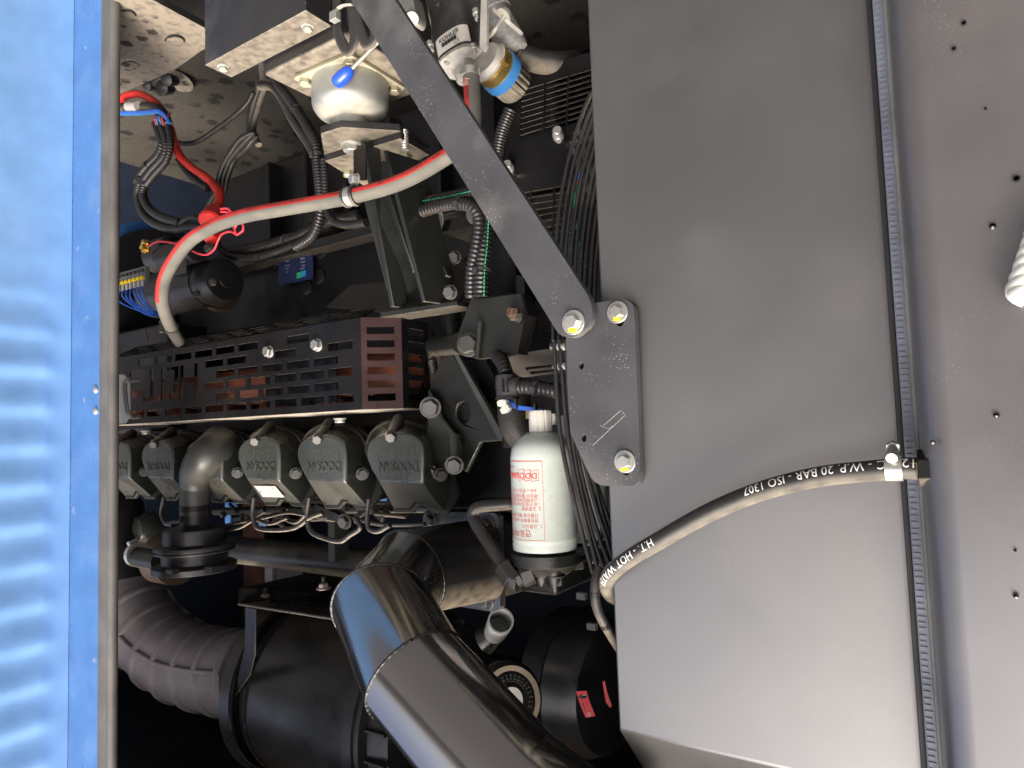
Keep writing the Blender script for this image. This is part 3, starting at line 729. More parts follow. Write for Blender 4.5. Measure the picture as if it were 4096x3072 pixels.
# the path runs from upper right to lower left, so its text-up side faces down in the photograph
pr = Path(pts[::-1]); S1 = pr.L[pr.near(P(1885, 320, .885))]; S0 = pr.L[pr.near(P(650, 1215, .79))]
hose_stripe(t, pr, S0, S1, .42, 1.3, rh, REDP, n=170)
for (u, v, s_, k) in ((1210, 808, 'REF S12 - 170 DEGRES C - 6/60 bars', .0098), (1672, 678, 'REF S12 - 170 DEGRES C - 6/60', .0112)):
    pass
dA = pr.L[pr.near(P(1125, 835, .815))]; dB = pr.L[pr.near(P(1650, 705, .86))]
hose_text(t, pr, 'REF S12 - 170 DEGRES C - 6/60 bars', dA, .84, rh, .0090, INK)
hose_text(t, pr, 'REF S12 - 170 DEGRES C - 6/60', dB, .82, rh, .0100, INK)
hose_text(t, pr, 'By', pr.L[pr.near(P(1887, 335, .885))], .75, rh, .014, LABW)
hose_text(t, pr, 'Tecalemit', pr.L[pr.near(P(1888, 385, .885))], .95, rh, .007, INK)
hose_text(t, pr, 'Flexibles', pr.L[pr.near(P(1889, 385, .885))], .55, rh, .006, INK)
for (u, v) in ((1340, 798), (890, 890)): hose_text(t, pr, 'Tecalemit', pr.L[pr.near(P(u, v, .82))], .8, rh, .007, INK)
q = P(1881, 292, .885); clampring(t, q, pts[3] - pts[0], rh + .001, .012, STL, scr=(1, -.4, -.6))
i = pr.near(P(1406, 786, .84)); tg = (pr.p[i + 1] - pr.p[i - 1]).normalized()
build('clip_rubber', MB().lathe(pr.p[i] - tg * .0125, tg, [(0, rh), (0, rh + .004), (.005, rh + .0055), (.0065, rh + .003), (.0185, rh + .003), (.020, rh + .0055), (.025, rh + .004), (.025, rh)], 28), RUB, t)
build('clip_band', MB().lathe(pr.p[i] - tg * .006, tg, [(0, rh + .0035), (.012, rh + .0035)], 28), STL, t)
clampring(t, pts[-11], pts[-9] - pts[-13], rh + .001, .012, STLD, scr=(1, -1, 0))
t = thing('clip_tab', 'narrow black steel tab hanging from the mount bracket with the hose clip bolt', 'bracket', P(1430, 640, .855))
quadplate('tab', [P(1412, 600, .885), P(1462, 575, .885), P(1464, 720, .852), P(1412, 720, .852)], (0, 1, 0), .004, BLK)
bolt(t, P(1428, 720, .848), (.3, -1, 0), .0095, STL, 1.25, .3, h=1.6)

# ================================================================== ENGINE
G = crop(450, 1150, 1.7015)
YG = .95
# ---- heat guard
t = thing('heat_guard', 'black slotted sheet metal heat guard with cut-out letters above the rocker covers', 'guard', P(1000, 1500, YG))
pl = YP(YG); mX = lambda k: YG * k
def edge_z(x, top):       # plane-local z of the guard's edges
    return pl.px(*G(x, 211 + (1692 - x) * .158 if top else 831 + (1692 - x) * .062))
TR, BR, TL, BL = pl.px(*G(1688, 213)), pl.px(*G(1688, 832)), pl.px(*G(-30, 483)), pl.px(*G(-30, 938))
zT = (TR[1] + TL[1]) / 2; zB = (BR[1] + BL[1]) / 2; XRg = TR[0]; XLg = TL[0]
out = [(XRg, zT), (XRg, zB), (XLg, zB), (XLg, zT)]
holes = []; rows = [.13, .28, .43, .57, .72, .865]; sh = .038 * (zB - zT) / (zB - zT)
def slot(xc, t_, ln, h=.046): 
    z = zT + (zB - zT) * t_; hh = abs(zB - zT) * h; return [(xc - ln / 2, z - hh), (xc + ln / 2, z - hh), (xc + ln / 2, z + hh), (xc - ln / 2, z + hh)]
pres = {0: [1, 3, 4, 5, 6, 7, 8], 1: [-.5, 1.5, 3.5, 4.5, 8.5], 2: [0, 1, 2, 3, 4], 3: [-.5, .5, 1.5, 2.5, 3.5, 4.5, 8.5], 4: [0, 1, 2, 3, 4], 5: [-.5, .5, 1.5, 2.5, 3.5, 4.5, 5.5, 6.5, 7.5, 8.5]}
slotX = lambda k: YG * (1.1328 + .0895 * k)
for r_, ks in pres.items():
    for k in ks: holes.append(slot(slotX(k), rows[r_], .074 * YG))
lg = [[(258, 553), (280, 551), (278, 742), (320, 738), (320, 771), (210, 778), (210, 746), (256, 743)],
      [(333, 548), (387, 541), (387, 562), (358, 568), (356, 642), (331, 646)], [(331, 663), (355, 660), (354, 725), (382, 722), (382, 762), (330, 768)],
      [(397, 540), (449, 532), (446, 638), (420, 641), (421, 560), (397, 562)], [(418, 655), (445, 651), (444, 752), (391, 760), (391, 722), (416, 718)],
      [(459, 530), (484, 526), (483, 612), (552, 604), (556, 514), (580, 511), (575, 740), (551, 744), (553, 650), (520, 650), (482, 618), (478, 750), (456, 753)]]
lgh = [[pl.px(*G(*q)) for q in L_] for L_ in lg]
build('front_panel', MB().plate(pl, out, holes + lgh, .003), BLK, t)
# slot lips catch the light
# end panels
q1 = P(1444, 1274, YG); qa = Vector((XRg, YG, zT)); 
qb = P(*G(1965, 214), 1.005); xb_, yb_ = qb.x, 1.005
qc = P(*G(2146, 262), 1.095); xc_, yc_ = qc.x, 1.095
pA = Plane((XRg, YG, 0), Vector((XRg, YG, 0)) - Vector((xb_, yb_, 0)), (0, 0, 1))
wA = (Vector((xb_, yb_, 0)) - Vector((XRg, YG, 0))).length; wB = (Vector((xc_, yc_, 0)) - Vector((xb_, yb_, 0))).length
def endpanel(name, o, w_, x0, x1, mt):
    hl = []
    for k in range(6):
        z = zT + (zB - zT) * (.142 + k * .146); hh = abs(zB - zT) * .040
        hl.append([(-w_ * x0, z - hh), (-w_ * x1, z - hh), (-w_ * x1, z + hh), (-w_ * x0, z + hh)])
    return build(name, MB().plate(o, [(0, zT), (0, zB), (-w_, zB), (-w_, zT)], hl, .003), mt, t)
endpanel('chamfer_panel', pA, wA, .14, .82, mat('red_reflection_coat', (.030, .014, .014), .3, dust=.2, speck=.1, spec=.35))  # black panel with its reddish reflection put into the base colour
pB = Plane((xb_, yb_, 0), Vector((xb_, yb_, 0)) - Vector((xc_, yc_, 0)), (0, 0, 1))
endpanel('end_panel', pB, wB, .22, .84, BLK)
# lower slanted face (upper edge in the photograph)
lowR = P(1535, 1213, YG + .075); pC = P3((XRg, YG, zT), (XLg, YG, zT), (lowR.x, YG + .075, lowR.z))
outC3 = [Vector((XRg, YG, zT)), Vector((XLg, YG, zT)), Vector((XLg, YG + .075, lowR.z)), Vector((lowR.x, YG + .075, lowR.z))]
def loc(pl_, q): q = Vector(q) - pl_.O; return (q.dot(pl_.ax), q.dot(pl_.ay))
hl = []
for r_ in range(3):
    f = .25 + r_ * .25
    for k in range(14):
        xc = slotX(k - .5 + (r_ % 2) * .5)
        if xc > XLg - .05: continue
        pts = [Vector((xc + s_ * .033, YG + .075 * ff, zT + (lowR.z - zT) * ff)) for s_, ff in ((-1, f - .05), (1, f - .05), (1, f + .05), (-1, f + .05))]
        hl.append([loc(pC, q) for q in pts])
build('slanted_panel', MB().plate(pC, [loc(pC, q) for q in outC3], hl, .003), BLK, t)
# top face
pT = ZP(zB + .0015)
outT = [(XRg, YG + .001), (XLg, YG + .001), (XLg, 1.09), (xc_, yc_), (xb_, yb_)]
hl = []
for r_ in range(4):
    y = YG + .03 + r_ * .028
    for k in range(14):
        xc = slotX(k + (r_ % 2) * .5)
        if xc < XLg - .05 and xc > XRg + .05: hl.append([(xc - .034, y - .005), (xc + .034, y - .005), (xc + .034, y + .005), (xc - .034, y + .005)])
DT = mat('thick_beige_dust', (.36, .32, .25), .8, dust=.6, bump=.4, dustcol=(.48, .43, .34))
build('top_panel', MB().plate(pT, outT, hl, .003), DT, t)
bolt(t, P(*G(1070, 437), YG), NY, .0115, STL, 1.2, .2, h=1.2); bolt(t, P(*G(1398, 392), YG), NY, .0115, STL, 1.2, .5, h=1.2)
for x_ in (175, 1495): bolt(t, P(*G(x_, 890 if x_ > 1000 else 975), YG + .0) + Vector((0, .02, .0)), UP, .010, ZN, 1.3)
# black heat plate and manifold seen through the slots
build('inner_plate', MB().box(slotX(-.1), slotX(2.6), YG + .02, YG + .024, zT + .02 if zT < zB else zT - .02, zB - .02), BLK, t)
t = thing('exhaust_manifold', 'red brown exhaust manifold visible through the slots of the heat guard', 'manifold', (1.3, 1.05, zT))
zm = (zT + zB) / 2 + .01
build('log', MB().lathe((xc_ + .01, 1.065, zm), (1, 0, 0), [(0, .03), (.012, .045), (XLg - xc_, .045)], 24), RUST, t)
for k in range(7):
    x = YG * 1.17 + .2 * (k + .3); build('runner', MB().cyl((x, 1.06, zm), (x, 1.06, zB - .012), .034, n=16).lathe((x, 1.06, zB - .03), UP, [(0, .042), (.014, .042)], 16), RUST, t)
build('flange', MB().box(xc_ - .03, xc_ + .01, 1.10, 1.16, zm - .06, zm + .06), RUSTD, t, bev=.004)

# ---- rocker covers
YC = .97
def rc(x, y, Y): return P(*G(x, y), Y)
r1 = [(1262, 1150), (1272, 1075), (1325, 1027), (1400, 1008), (1495, 1006), (1562, 1040), (1594, 1110), (1590, 1320), (1586, 1332), (1500, 1329), (1472, 1328), (1448, 1327), (1424, 1326), (1336, 1322), (1288, 1230)]
r1Y = [.972] * 15
r2 = [(1290, 1120, 1.05), (1315, 1030, 1.06), (1350, 975, 1.07), (1425, 935, 1.08), (1545, 928, 1.09), (1683, 985, 1.09), (1742, 1090, 1.09), (1806, 1382, 1.075), (1728, 1490, 1.03), (1636, 1488, 1.027), (1600, 1446, 1.02), (1562, 1444, 1.02), (1534, 1484, 1.023), (1440, 1484, 1.02), (1345, 1240, 1.05)]
r3 = [(x, y, Y + .004) for x, y, Y in r2]
bB = rc(1405, 1015, YC)
def make_cover(first):
    t = thing('rocker_cover', 'dark rocker cover', 'rocker cover', bB, 'row of rocker covers along the engine')
    A = [rc(x, y, Y) for (x, y), Y in zip(r1, r1Y)]; B_ = [rc(*q) for q in r2]
    rr_ = lambda L_: smooth([L_[14]] + L_[0:8], 3) + list(L_[8:14])
    A, B_ = rr_(A), rr_(B_)
    ctr = sum(A, Vector()) / len(A)
    Am = [a.lerp(b, .10) for a, b in zip(A, B_)]; A0 = [ctr.lerp(a, .93) + Vector((0, -.004, 0)) for a in A]
    c2 = sum(B_, Vector()) / len(B_)
    Bo = [c2 + (b - c2) * 1.07 for b in B_]
    mb = MB().loft([A0, A, Am, B_])
    cvr = build('cover', mb, COV, t, bev=.007, seg=3, ang=40)
    rim = [b.lerp(a, .16) + (b - c2).normalized() * .0015 for a, b in zip(A, B_)][:22]
    build('rim', MB().tube(rim, .0032, 8), COV, t, ang=80)
    L1 = [b + Vector((0, .004, 0)) for b in Bo]; L2 = [b + Vector((0, .014, 0)) for b in Bo]
    build('flange', MB().loft([L1, L2]), COV, t, bev=.002)
    Hd = [c2 + (b - c2) * .96 + Vector((0, .01, 0)) for b in B_]; H2 = [c2 + (b - c2) * .9 + Vector((.0, .12, .0)) for b in B_]
    build('head', MB().loft([Hd, H2]), ENG, t, bev=.004)
    a, b = rc(1478, 925, 1.045), rc(1405, 1020, .972); d_ = (b - a).normalized()
    build('boss', MB().cyl(a, b, .0125, .0115, 16), COV, t)
    build('boss_collar', MB().lathe(b - d_ * .001, d_, [(0, .0105), (.004, .0105), (.004, .012), (.007, .012), (.007, .0105), (.010, .0105)], 16), STLD, t)
    bolt(t, b + d_ * .009, d_, .0105, STLD, 0, .2, h=1.2)
    a = rc(1655, 1215, 1.06); b = rc(1700, 1268, 1.0); d_ = (b - a).normalized()
    build('boss', MB().cyl(a, b, .010, .010, 14), COV, t); bolt(t, b, d_, .0105, STLD, 1.25, .2, h=1.3)
    # raised emblem
    o = rc(1442, 1215, .9675)
    c_ = rc(1440, 1215, .9680)
    sx = (rc(1530, 1215, .9675) - rc(1355, 1215, .9675)).length
    text_at(cvr, 'DOOSAN', c_, (1, 0, 0), (0, 0, 1), .0270, COV, ext=.0020, lift=0, stretch=.88, bold=.0003)
    for (cx, cy, w_, h_, an) in ((1497, 1205, 70, 120, .20), (1437, 1195, 78, 120, -.06), (1377, 1198, 68, 105, .12)):
        c0 = rc(cx, cy, .9680); hw, hh = w_ * .5 * .00066, h_ * .5 * .00052
        q = [c0 + Vector(((x * math.cos(an) - y * math.sin(an)), 0, (x * math.sin(an) + y * math.cos(an)))) for x, y in ((-hw, -hh), (hw, -hh), (hw, hh), (-hw, hh))]
        mb = MB()
        for i in range(4): mb.cyl(q[i], q[(i + 1) % 4], .0006, n=6)
        build('emblem_outline', mb, COV, cvr)
    return t
cv0 = make_cover(True)
offs = [(-.206, 'nearest and largest rocker cover, dusty on its slope, at the right end of the row'),
        (0, 'rocker cover with a dusty upper slope, second from the right end of the row'),
        (.206, 'rocker cover carrying a small white printed sticker on its slope'),
        (.415, 'rocker cover that merges into the vertical breather elbow'),
        (.62, 'plain dark rocker cover just left of the breather elbow'),
        (.825, 'rocker cover half hidden by the grey seal at the left end of the row')]
for dx, lb in offs:
    c = cv0 if dx == 0 else copy_tree(cv0)
    c.location = bB + Vector((dx, 0, 0)); c['label'] = lb
# sticker
t = thing('sticker', 'small white printed sticker on the slope of the third rocker cover', 'sticker', P(1080, 1960, .99))
offv = Vector((.206, 0, 0))
q = [rc(1345, 1330, .975), rc(1575, 1338, .975), rc(1715, 1480, 1.028), rc(1445, 1475, 1.018)]
q = [v + offv for v in q]
pls = Plane(q[0], q[1] - q[0], q[3] - q[0])
if pls.n.dot(EYE - q[0]) < 0: pls = Plane(q[0], q[0] - q[1], q[3] - q[0])
s4 = [pls.px(1021, 1938), pls.px(1105, 1939), pls.px(1143, 1984), pls.px(1056, 1982)]
build('paper', MB().plate(Plane(pls.O + pls.n * .0045, pls.ax, pls.ay), s4, [], .001), LABW, t)
for (u, v, w_, h_) in ((1118, 1976, 9, 2), (1105, 1968, 18, 1.2), (1100, 1962, 22, 1.2), (1092, 1956, 20, 1.2), (1050, 1962, 7, 7), (1098, 1946, 6, 5)):
    x, y = pls.px(u, v); k = .0006
    for i in range(4 if w_ > 12 else 2): build('print', MB().obox(pls.to3(x - .012 * (i - 1.5) * .35 * (w_ / 10), y, .0048), pls.ax, pls.ay, w_ * k / 6, h_ * k / 2, .0002), INK, t)

# ---- engine block masses
t = thing('engine_block', 'dark engine block filling the shaded background behind hoses and covers', 'engine', (1.2, 1.3, .7))
zz = lambda v, Y, u=1300: P(u, v, Y).z
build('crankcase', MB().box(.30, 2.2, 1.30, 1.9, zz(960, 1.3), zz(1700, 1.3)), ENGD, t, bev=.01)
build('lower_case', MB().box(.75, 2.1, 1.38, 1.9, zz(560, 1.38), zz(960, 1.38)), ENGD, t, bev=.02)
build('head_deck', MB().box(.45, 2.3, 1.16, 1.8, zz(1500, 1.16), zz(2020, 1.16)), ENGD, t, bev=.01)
p = P(1380, 950, 1.26)
build('side_rail', MB().box(.55, 1.9, 1.25, 1.31, zz(985, 1.25), zz(945, 1.25)), ENG, t, bev=.003)
build('rail_ledge', MB().box(.30, .95, 1.18, 1.31, P(1700, 950, 1.18).z, P(1700, 900, 1.18).z), ENG, t, bev=.003)
for (u, v, s_) in ((1285, 1005, 22), (1280, 1105, 20), (1095, 1045, 16), (1230, 1150, 14)):
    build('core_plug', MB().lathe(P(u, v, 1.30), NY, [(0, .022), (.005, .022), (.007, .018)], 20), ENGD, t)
bolt(t, P(1740, 884, 1.17), NY, .021, STL, 1.35, .3, h=.7); bolt(t, P(1910, 848, 1.17), NY, .021, STL, 1.35, .1, h=.7)
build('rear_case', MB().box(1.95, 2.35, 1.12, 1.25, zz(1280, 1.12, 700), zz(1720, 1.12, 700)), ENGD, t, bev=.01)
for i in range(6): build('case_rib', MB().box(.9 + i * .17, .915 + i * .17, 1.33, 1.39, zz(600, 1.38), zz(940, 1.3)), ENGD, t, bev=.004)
build('pan_cover', MB().lathe(P(1310, 880, 1.34), NY, [(0, .07), (.04, .065), (.05, .05)], 24), ENG, t)
# large case far left with arc
t = thing('flywheel_housing', 'blue painted generator housing ring half hidden behind black cables at far left', 'generator', P(620, 1000, 1.3))
c = P(660, 1190, 1.30)
build('blue_ring', MB().lathe(c + Vector((.02, 0, 0)), (1, 0, 0), [(0, .235), (.004, .268), (.10, .268), (.13, .25)], 64), BLUS, t)
build('black_face', MB().lathe(c, (1, 0, 0), [(0, .20), (.0, .235), (.02, .235)], 48), ENGD, t)

# ---- starter motor
K4 = crop(400, 600, 2.212)
t = thing('starter_motor', 'round black starter motor with a bulged end cap and rusty rim behind the striped hose', 'motor', P(850, 1110, 1.10))
a = P(*K4(1130, 1140), 1.10); rr = pm(*K4(1130, 1140), 1.10) * 100
xa_ = (1, .0, .0)
build('end_cap', MB().lathe(a, xa_, [(-.0, rr * .30), (0, rr * .34), (.004, rr * .36), (.006, rr * .62), (.012, rr * .85), (.03, rr * .98), (.05, rr)], 40), HOUS, t)
build('body', MB().lathe(a + Vector((.05, 0, 0)), xa_, [(0, rr), (.01, rr), (.01, rr * .93), (.03, rr * .93), (.03, rr * .97), (.30, rr * .97), (.31, rr * .8)], 40), HOUS, t)
build('rusty_rim', MB().lathe(a + Vector((.085, .035, .004)), xa_, [(0, rr * 1.0), (.02, rr * 1.02)], 36), RUSTD, t)
for (x, y) in ((1000, 1170), (860, 1275)):
    q = P(*K4(x, y), 1.02); bolt(t, q, (-.5, -1, 0), .0085, STLD, 1.2, .2)
a = P(*K4(870, 870), 1.02)
build('solenoid', MB().lathe(a, xa_, [(0, .02), (.005, .034), (.16, .034)], 28), HOUS, t); bolt(t, P(*K4(960, 870), .99), (-.4, -1, 0), .009, STLD, 1.3, 0)
a = P(*K4(430, 900), 1.02); build('terminal_box', MB().lathe(a + Vector((-.06, .05, .0)), (1, 0, 0), [(0, .04), (.01, .05), (.10, .05)], 24), HOUS, t)
build('clamp_strap', MB().lathe(P(*K4(830, 1000), 1.07), xa_, [(0, rr * .6), (.012, rr * .6)], 28), STLD, t)
q = P(*K4(410, 880), .99); build('brass_terminal', MB().lathe(q, (-.5, -1, 0), [(0, .013), (.006, .013), (.006, .006), (.022, .006)], 6), BRS, t)
build('nut_cluster', MB().obox(q + Vector((-.01, -.01, -.014)), (1, .2, .3), (0, 1, 0), .010, .008, .006), BRS, t, bev=.002)
q = P(*K4(710, 1040), 1.0); build('rating_plate', MB().obox(q, (1, 0, 0), (0, 0, 1), .028, .018, .001), STLD, t)

# ---- terminal strip
t = thing('terminal_strip', 'row of screw terminals with yellow lugs and blue wires beside the seal', 'terminal strip', P(530, 1130, .90))
a, b = P(*K4(120, 1175), .90), P(*K4(420, 1095), .90); d_ = (b - a).normalized()
upv = Vector((0, 0, 1))
build('base_board', MB().obox((a + b) / 2, d_, (0, 1, 0), (b - a).length / 2, .006, .019), mat('grey_board', (.12, .13, .13), .5), t, bev=.001)
n = 9
for i in range(n):
    q = a.lerp(b, (i + .5) / n)
    build('terminal_screw', MB().lathe(q + Vector((0, -.006, -.008)), NY, [(0, .0045), (.006, .0045), (.006, .003)], 8), STLD, t)
    build('yellow_lug', MB().obox(q + Vector((0, -.008, .010)), d_, (0, 1, 0), .006, .004, .004), YEL, t, bev=.001)
    if i > 1:
        q2 = q + Vector((0, -.008, .030)); build('wire_boot', MB().cyl(q + Vector((0, -.008, .016)), q2, .003, .0042, 8), CAPW, t)
        e = P(640, 1262 - (i % 3) * 8, .99)
        pts = smooth([q2, q2 + Vector((-.004, 0, .02 + .004 * (i % 3))), q2.lerp(e, .6) + Vector((0, 0, .022)), e], 6)
        build('blue_wire', MB().tube(pts, .0019, 6), BLUW, t)

# ---- name plate on the block
t = thing('name_plate', 'dark blue name plate with small green and cyan logo on the engine block', 'name plate', P(1180, 1065, 1.29))
out = rnd([K4(1575, 925), K4(1880, 865), K4(1885, 1140), K4(1580, 1200)], 4)
pl = YP(1.285); build('plate', MB().pxplate(pl, out, [], .002), PLATEN, t)
pl2 = YP(1.2845)
for (x, y, w_, h_, m_) in ((1720, 945, 110, 14, 0), (1655, 985, 30, 14, 0), (1790, 960, 40, 14, 0), (1655, 1020, 40, 12, 0), (1795, 990, 40, 12, 0), (1800, 1020, 30, 10, 0), (1655, 1050, 20, 10, 0), (1790, 1048, 40, 10, 0), (1655, 1080, 14, 10, 0), (1760, 1108, 42, 52, 1), (1799, 1096, 42, 52, 2), (1790, 905, 150, 8, 0)):
    sl_ = -.18; q = [K4(x + dx * w_ / 2, y + dy * h_ / 2 + dx * w_ / 2 * sl_) for dx, dy in ((-1, -1), (1, -1), (1, 1), (-1, 1))]
    build('print', MB().pxplate(YP(1.2840 - .0002 * m_), q, [], .0004), (mat('faint_print', (.18, .2, .26), .5) if 'faint_print' not in bpy.data.materials else bpy.data.materials['faint_print']) if m_ == 0 else (GRN if m_ == 1 else CYA), t)

# ================================================================== FUEL FILTERS
K8 = crop(1900, 1550, 2.073)
YFL = .90
kf = pm(2175, 1950, YFL)
def fuel_filter(u, vt, vb, Y, lab, main):
    k = pm(u, (vt + vb) / 2, Y); r = 127 * k
    zb_, zt_ = P(u + 5, vt, Y).z, P(u + 5, vb, Y).z; x = P(u, (vt + vb) / 2, Y).x; h = zt_ - zb_
    t = thing('fuel_filter', lab, 'filter', (x, Y, zb_), 'pale green spin-on fuel filters')
    build('can', MB().lathe((x, Y, zb_), UP, [(0, r * .42), (.004, r * .55), (.012, r * .80), (.024, r * .95), (.038, r), (h - .020, r), (h - .018, r * 1.012), (h - .014, r * 1.012), (h - .012, r), (h - .008, r * 1.015), (h, r * 1.0)], 64), FILT, t)
    n = 60; mb = MB(); mb.loft([[Vector((x + r * kk * math.cos(2 * math.pi * i / n) * (1 if i % 6 else .93), Y + r * kk * math.sin(2 * math.pi * i / n) * (1 if i % 6 else .93), zb_ + zz_)) for i in range(n)] for zz_, kk in ((.002, .36), (-.002, .37), (-.030, .365), (-.033, .34))])
    build('drain_cap', mb, CAPW, t, ang=25)
    # print on the can
    def onc(a, z, lift=.0004): return Vector((x + (r + lift) * math.sin(a), Y - (r + lift) * math.cos(a), z))
    def band(a0, a1, z0, z1, mt, name='print'):
        n_ = max(2, int(abs(a1 - a0) / .12)); vs = []; fs = []
        for i in range(n_ + 1): a = a0 + (a1 - a0) * i / n_; vs += [onc(a, z0), onc(a, z1)]
        for i in range(n_): fs.append((2 * i, 2 * i + 1, 2 * i + 3, 2 * i + 2))
        return build(name, MB().add(vs, fs), mt, t)
    # angle: 0 faces -Y, positive goes +X (left in the photograph); the eye sees it from about phi
    phi = math.atan2(EYE.x - x, Y - EYE.y)
    aR, aL = phi + .0, phi + 1.7
    zA = zb_ + h * (1838 - 1726) / 470; zB_ = zb_ + h * (2146 - 1726) / 470
    for z in (zA, zB_): band(aR, aL, z - .0006, z + .0006, INKR)
    band(aR - .006, aR + .006, zA, zB_, INKR); band(phi - 1.35, phi - 1.34, zA + .0, zB_, INKR); band(phi - 1.34, phi - 1.7, zB_ - .0006, zB_ + .0006, INKR); band(phi - 1.34, phi - 1.7, zA - .0006, zA + .0006, INKR)
    def ctext(s, a, z, size, mt=INKR, left=True, bold=0):
        vs, fs = _refine(*textgeo(s)); x0 = min(v.x for v in vs); 
        mb = MB()
        for dx in ([0, bold] if bold else [0]): mb.add([onc(a + (v.x - x0 + dx) * size / r, z + v.y * size, .0005) for v in vs], fs)
        build('lettering', mb, mt, t)
    Z = lambda v: zb_ + h * (v - 1726) / 470
    ctext('DOOSAN', aR + .17, Z(1894), .0125, bold=.05); ctext('Doosan', aR + .92, Z(1892), .009); ctext('Part No.', aR + 1.05, Z(1862), .006)
    for i, (da, w_) in enumerate(((.13, .24), (.36, .24), (.59, .24))):
        zc = Z(1895 - i * 2); hh = .0085
        for (p_, q_) in (((da, zc - hh), (da + w_, zc - hh + .002)), ((da + w_, zc - hh + .002), (da + w_ - .03, zc + hh)), ((da + w_ - .03, zc + hh), (da - .02, zc + hh - .002)), ((da - .02, zc + hh - .002), (da, zc - hh))):
            build('emblem_outline', MB().cyl(onc(aR + p_[0], p_[1]), onc(aR + q_[0], q_[1]), .00035, n=4), INKR, t)
    for v_, s_, sz, ind in ((1952, '3/4~1 회전 더 조임', .0062, .25), (1972, '-패킹이 필터헤드에 닿은후', .0062, .16), (1988, '-고무패킹부에 엔진오일을', .0062, .16), (2004, '-새 카트리지에 깨끗한연료', .0062, .16), (2022, '2. 교환방법', .0065, .10), (2048, '다름으로 해당 정비지침서', .0062, .22), (2067, '엔진종류와 사용조건따라', .0062, .22), (2090, '1. 교환시기 :', .0066, .10), (2118, '연료여과기', .0110, .52)):
        ctext(s_, aR + ind * .8, Z(v_), sz * 1.05)
    return t, x, r, zb_, zt_
tf, xf, rf_, zfb, zft = fuel_filter(2172, 1728, 2192, YFL, 'front fuel filter with red print and white cap, fully visible beside the wire guard', True)
tf2, xf2, rf2, zfb2, zft2 = fuel_filter(2300, 1738, 2152, 1.02, 'rear fuel filter mostly hidden behind the black wire guard', False)
t = thing('filter_head', 'black cast filter head with hex fittings carrying the two fuel filters', 'filter head', (xf, YFL, zft))
build('disc', MB().lathe((xf, YFL, zft + .001), UP, [(0, rf_ * .8), (.002, rf_ * .82), (.004, rf_ * 1.10), (.020, rf_ * 1.10), (.022, rf_ * 1.0), (.030, rf_ * .9), (.04, rf_ * .6)], 48), ENG, t)
build('disc', MB().lathe((xf2, 1.02, zft2 + .001), UP, [(0, rf2 * .8), (.002, rf2 * .82), (.004, rf2 * 1.08), (.018, rf2 * 1.08), (.022, rf2 * .8)], 40), ENG, t)
build('head_body', MB().box(xf - .035, xf + .03, YFL - .03, YFL + .18, zft + .028, zft + .062), ENG, t, bev=.006)
for (u, v, r_) in ((2120, 2262, .016), (2165, 2270, .015), (2215, 2275, .014)):
    q = P(u, v, .88); build('port_boss', MB().lathe(q - UP * .02, UP, [(0, r_), (.035, r_), (.045, r_ * .8)], 20), ENG, t)
bolt(t, P(2222, 2300, .88), UP, .012, STLD, 1.2, .3, h=1.4); bolt(t, P(2310, 2240, .93), UP, .012, STLD, 1.2, .3, h=1.2)
a, b = P(2130, 2290, .865), P(2085, 2308, .855); build('hex_fitting', MB().cyl(a, b, .017, n=6), STLD, t, bev=.001)
build('hex_fitting', MB().cyl(b, P(2062, 2322, .85), .013, n=6), STLD, t, bev=.001)
t = thing('fuel_pipe', 'bent black fuel pipe leading down to the hex elbow of the filter head', 'pipe', P(1960, 2160, .87))
pts = smooth([P(2100, 2004, .92), P(2030, 2016, .90), P(1940, 2024, .885), P(1902, 2036, .88), P(1893, 2072, .878), P(1930, 2135, .87), P(1980, 2212, .86), P(2030, 2290, .852)], 8)
build('pipe', MB().tube(pts, .0098, 16), BLKD, t, ang=80)
a, b = P(2012, 2262, .855), P(2052, 2325, .85); build('elbow_nut', MB().cyl(a, b, .0155, .0165, 6), STLD, t, bev=.0015); build('elbow', MB().cyl(P(2044, 2322, .85), P(2075, 2330, .852), .0155, n=6), STLD, t, bev=.002)

# ================================================================== BIG BENT PIPE
t = thing('charge_pipe', 'large glossy black mitred pipe with weld beads sweeping out of the engine bay', 'pipe', D(1669, 2692, .95))
wp = [D(1948, 2234, 1.31), D(1636, 2290, 1.235), D(1530, 2430, 1.10), D(1669, 2705, .955), D(2060, 3150, .86), D(2500, 3500, .80)]
Rm = .0765
def mitre(path, R, n=56, off=0):
    rings = []
    ds = [(b - a).normalized() for a, b in zip(path, path[1:])]
    ref = Vector((.1, .2, .97)); r_ = (ref - ds[0] * ref.dot(ds[0])).normalized()
    for i, p in enumerate(path):
        if i == 0: nn, d_ = ds[0], ds[0]
        elif i == len(path) - 1: nn, d_ = ds[-1], ds[-1]
        else: nn, d_ = (ds[i - 1] + ds[i]).normalized(), ds[i - 1]
        a = (r_ - d_ * r_.dot(d_)).normalized(); b = d_.cross(a); ring = []
        for j in range(n):
            q = 2 * math.pi * j / n; e = (a * math.cos(q) + b * math.sin(q)) * R
            s_ = -(e.dot(nn)) / d_.dot(nn); ring.append(p + e + d_ * s_)
        rings.append(ring)
        if 0 < i < len(path) - 1: # carry the reference over the mitre
            r_ = (ring[0] - p); r_ = (r_ - ds[i] * r_.dot(ds[i])).normalized()
    return rings
rg = mitre(wp, Rm)
segs = []
for i in range(5):
    segs.append(build('pipe_segment', MB().loft([rg[i], rg[i + 1]]), PIPED if i == 0 else PIPE, t, ang=40))
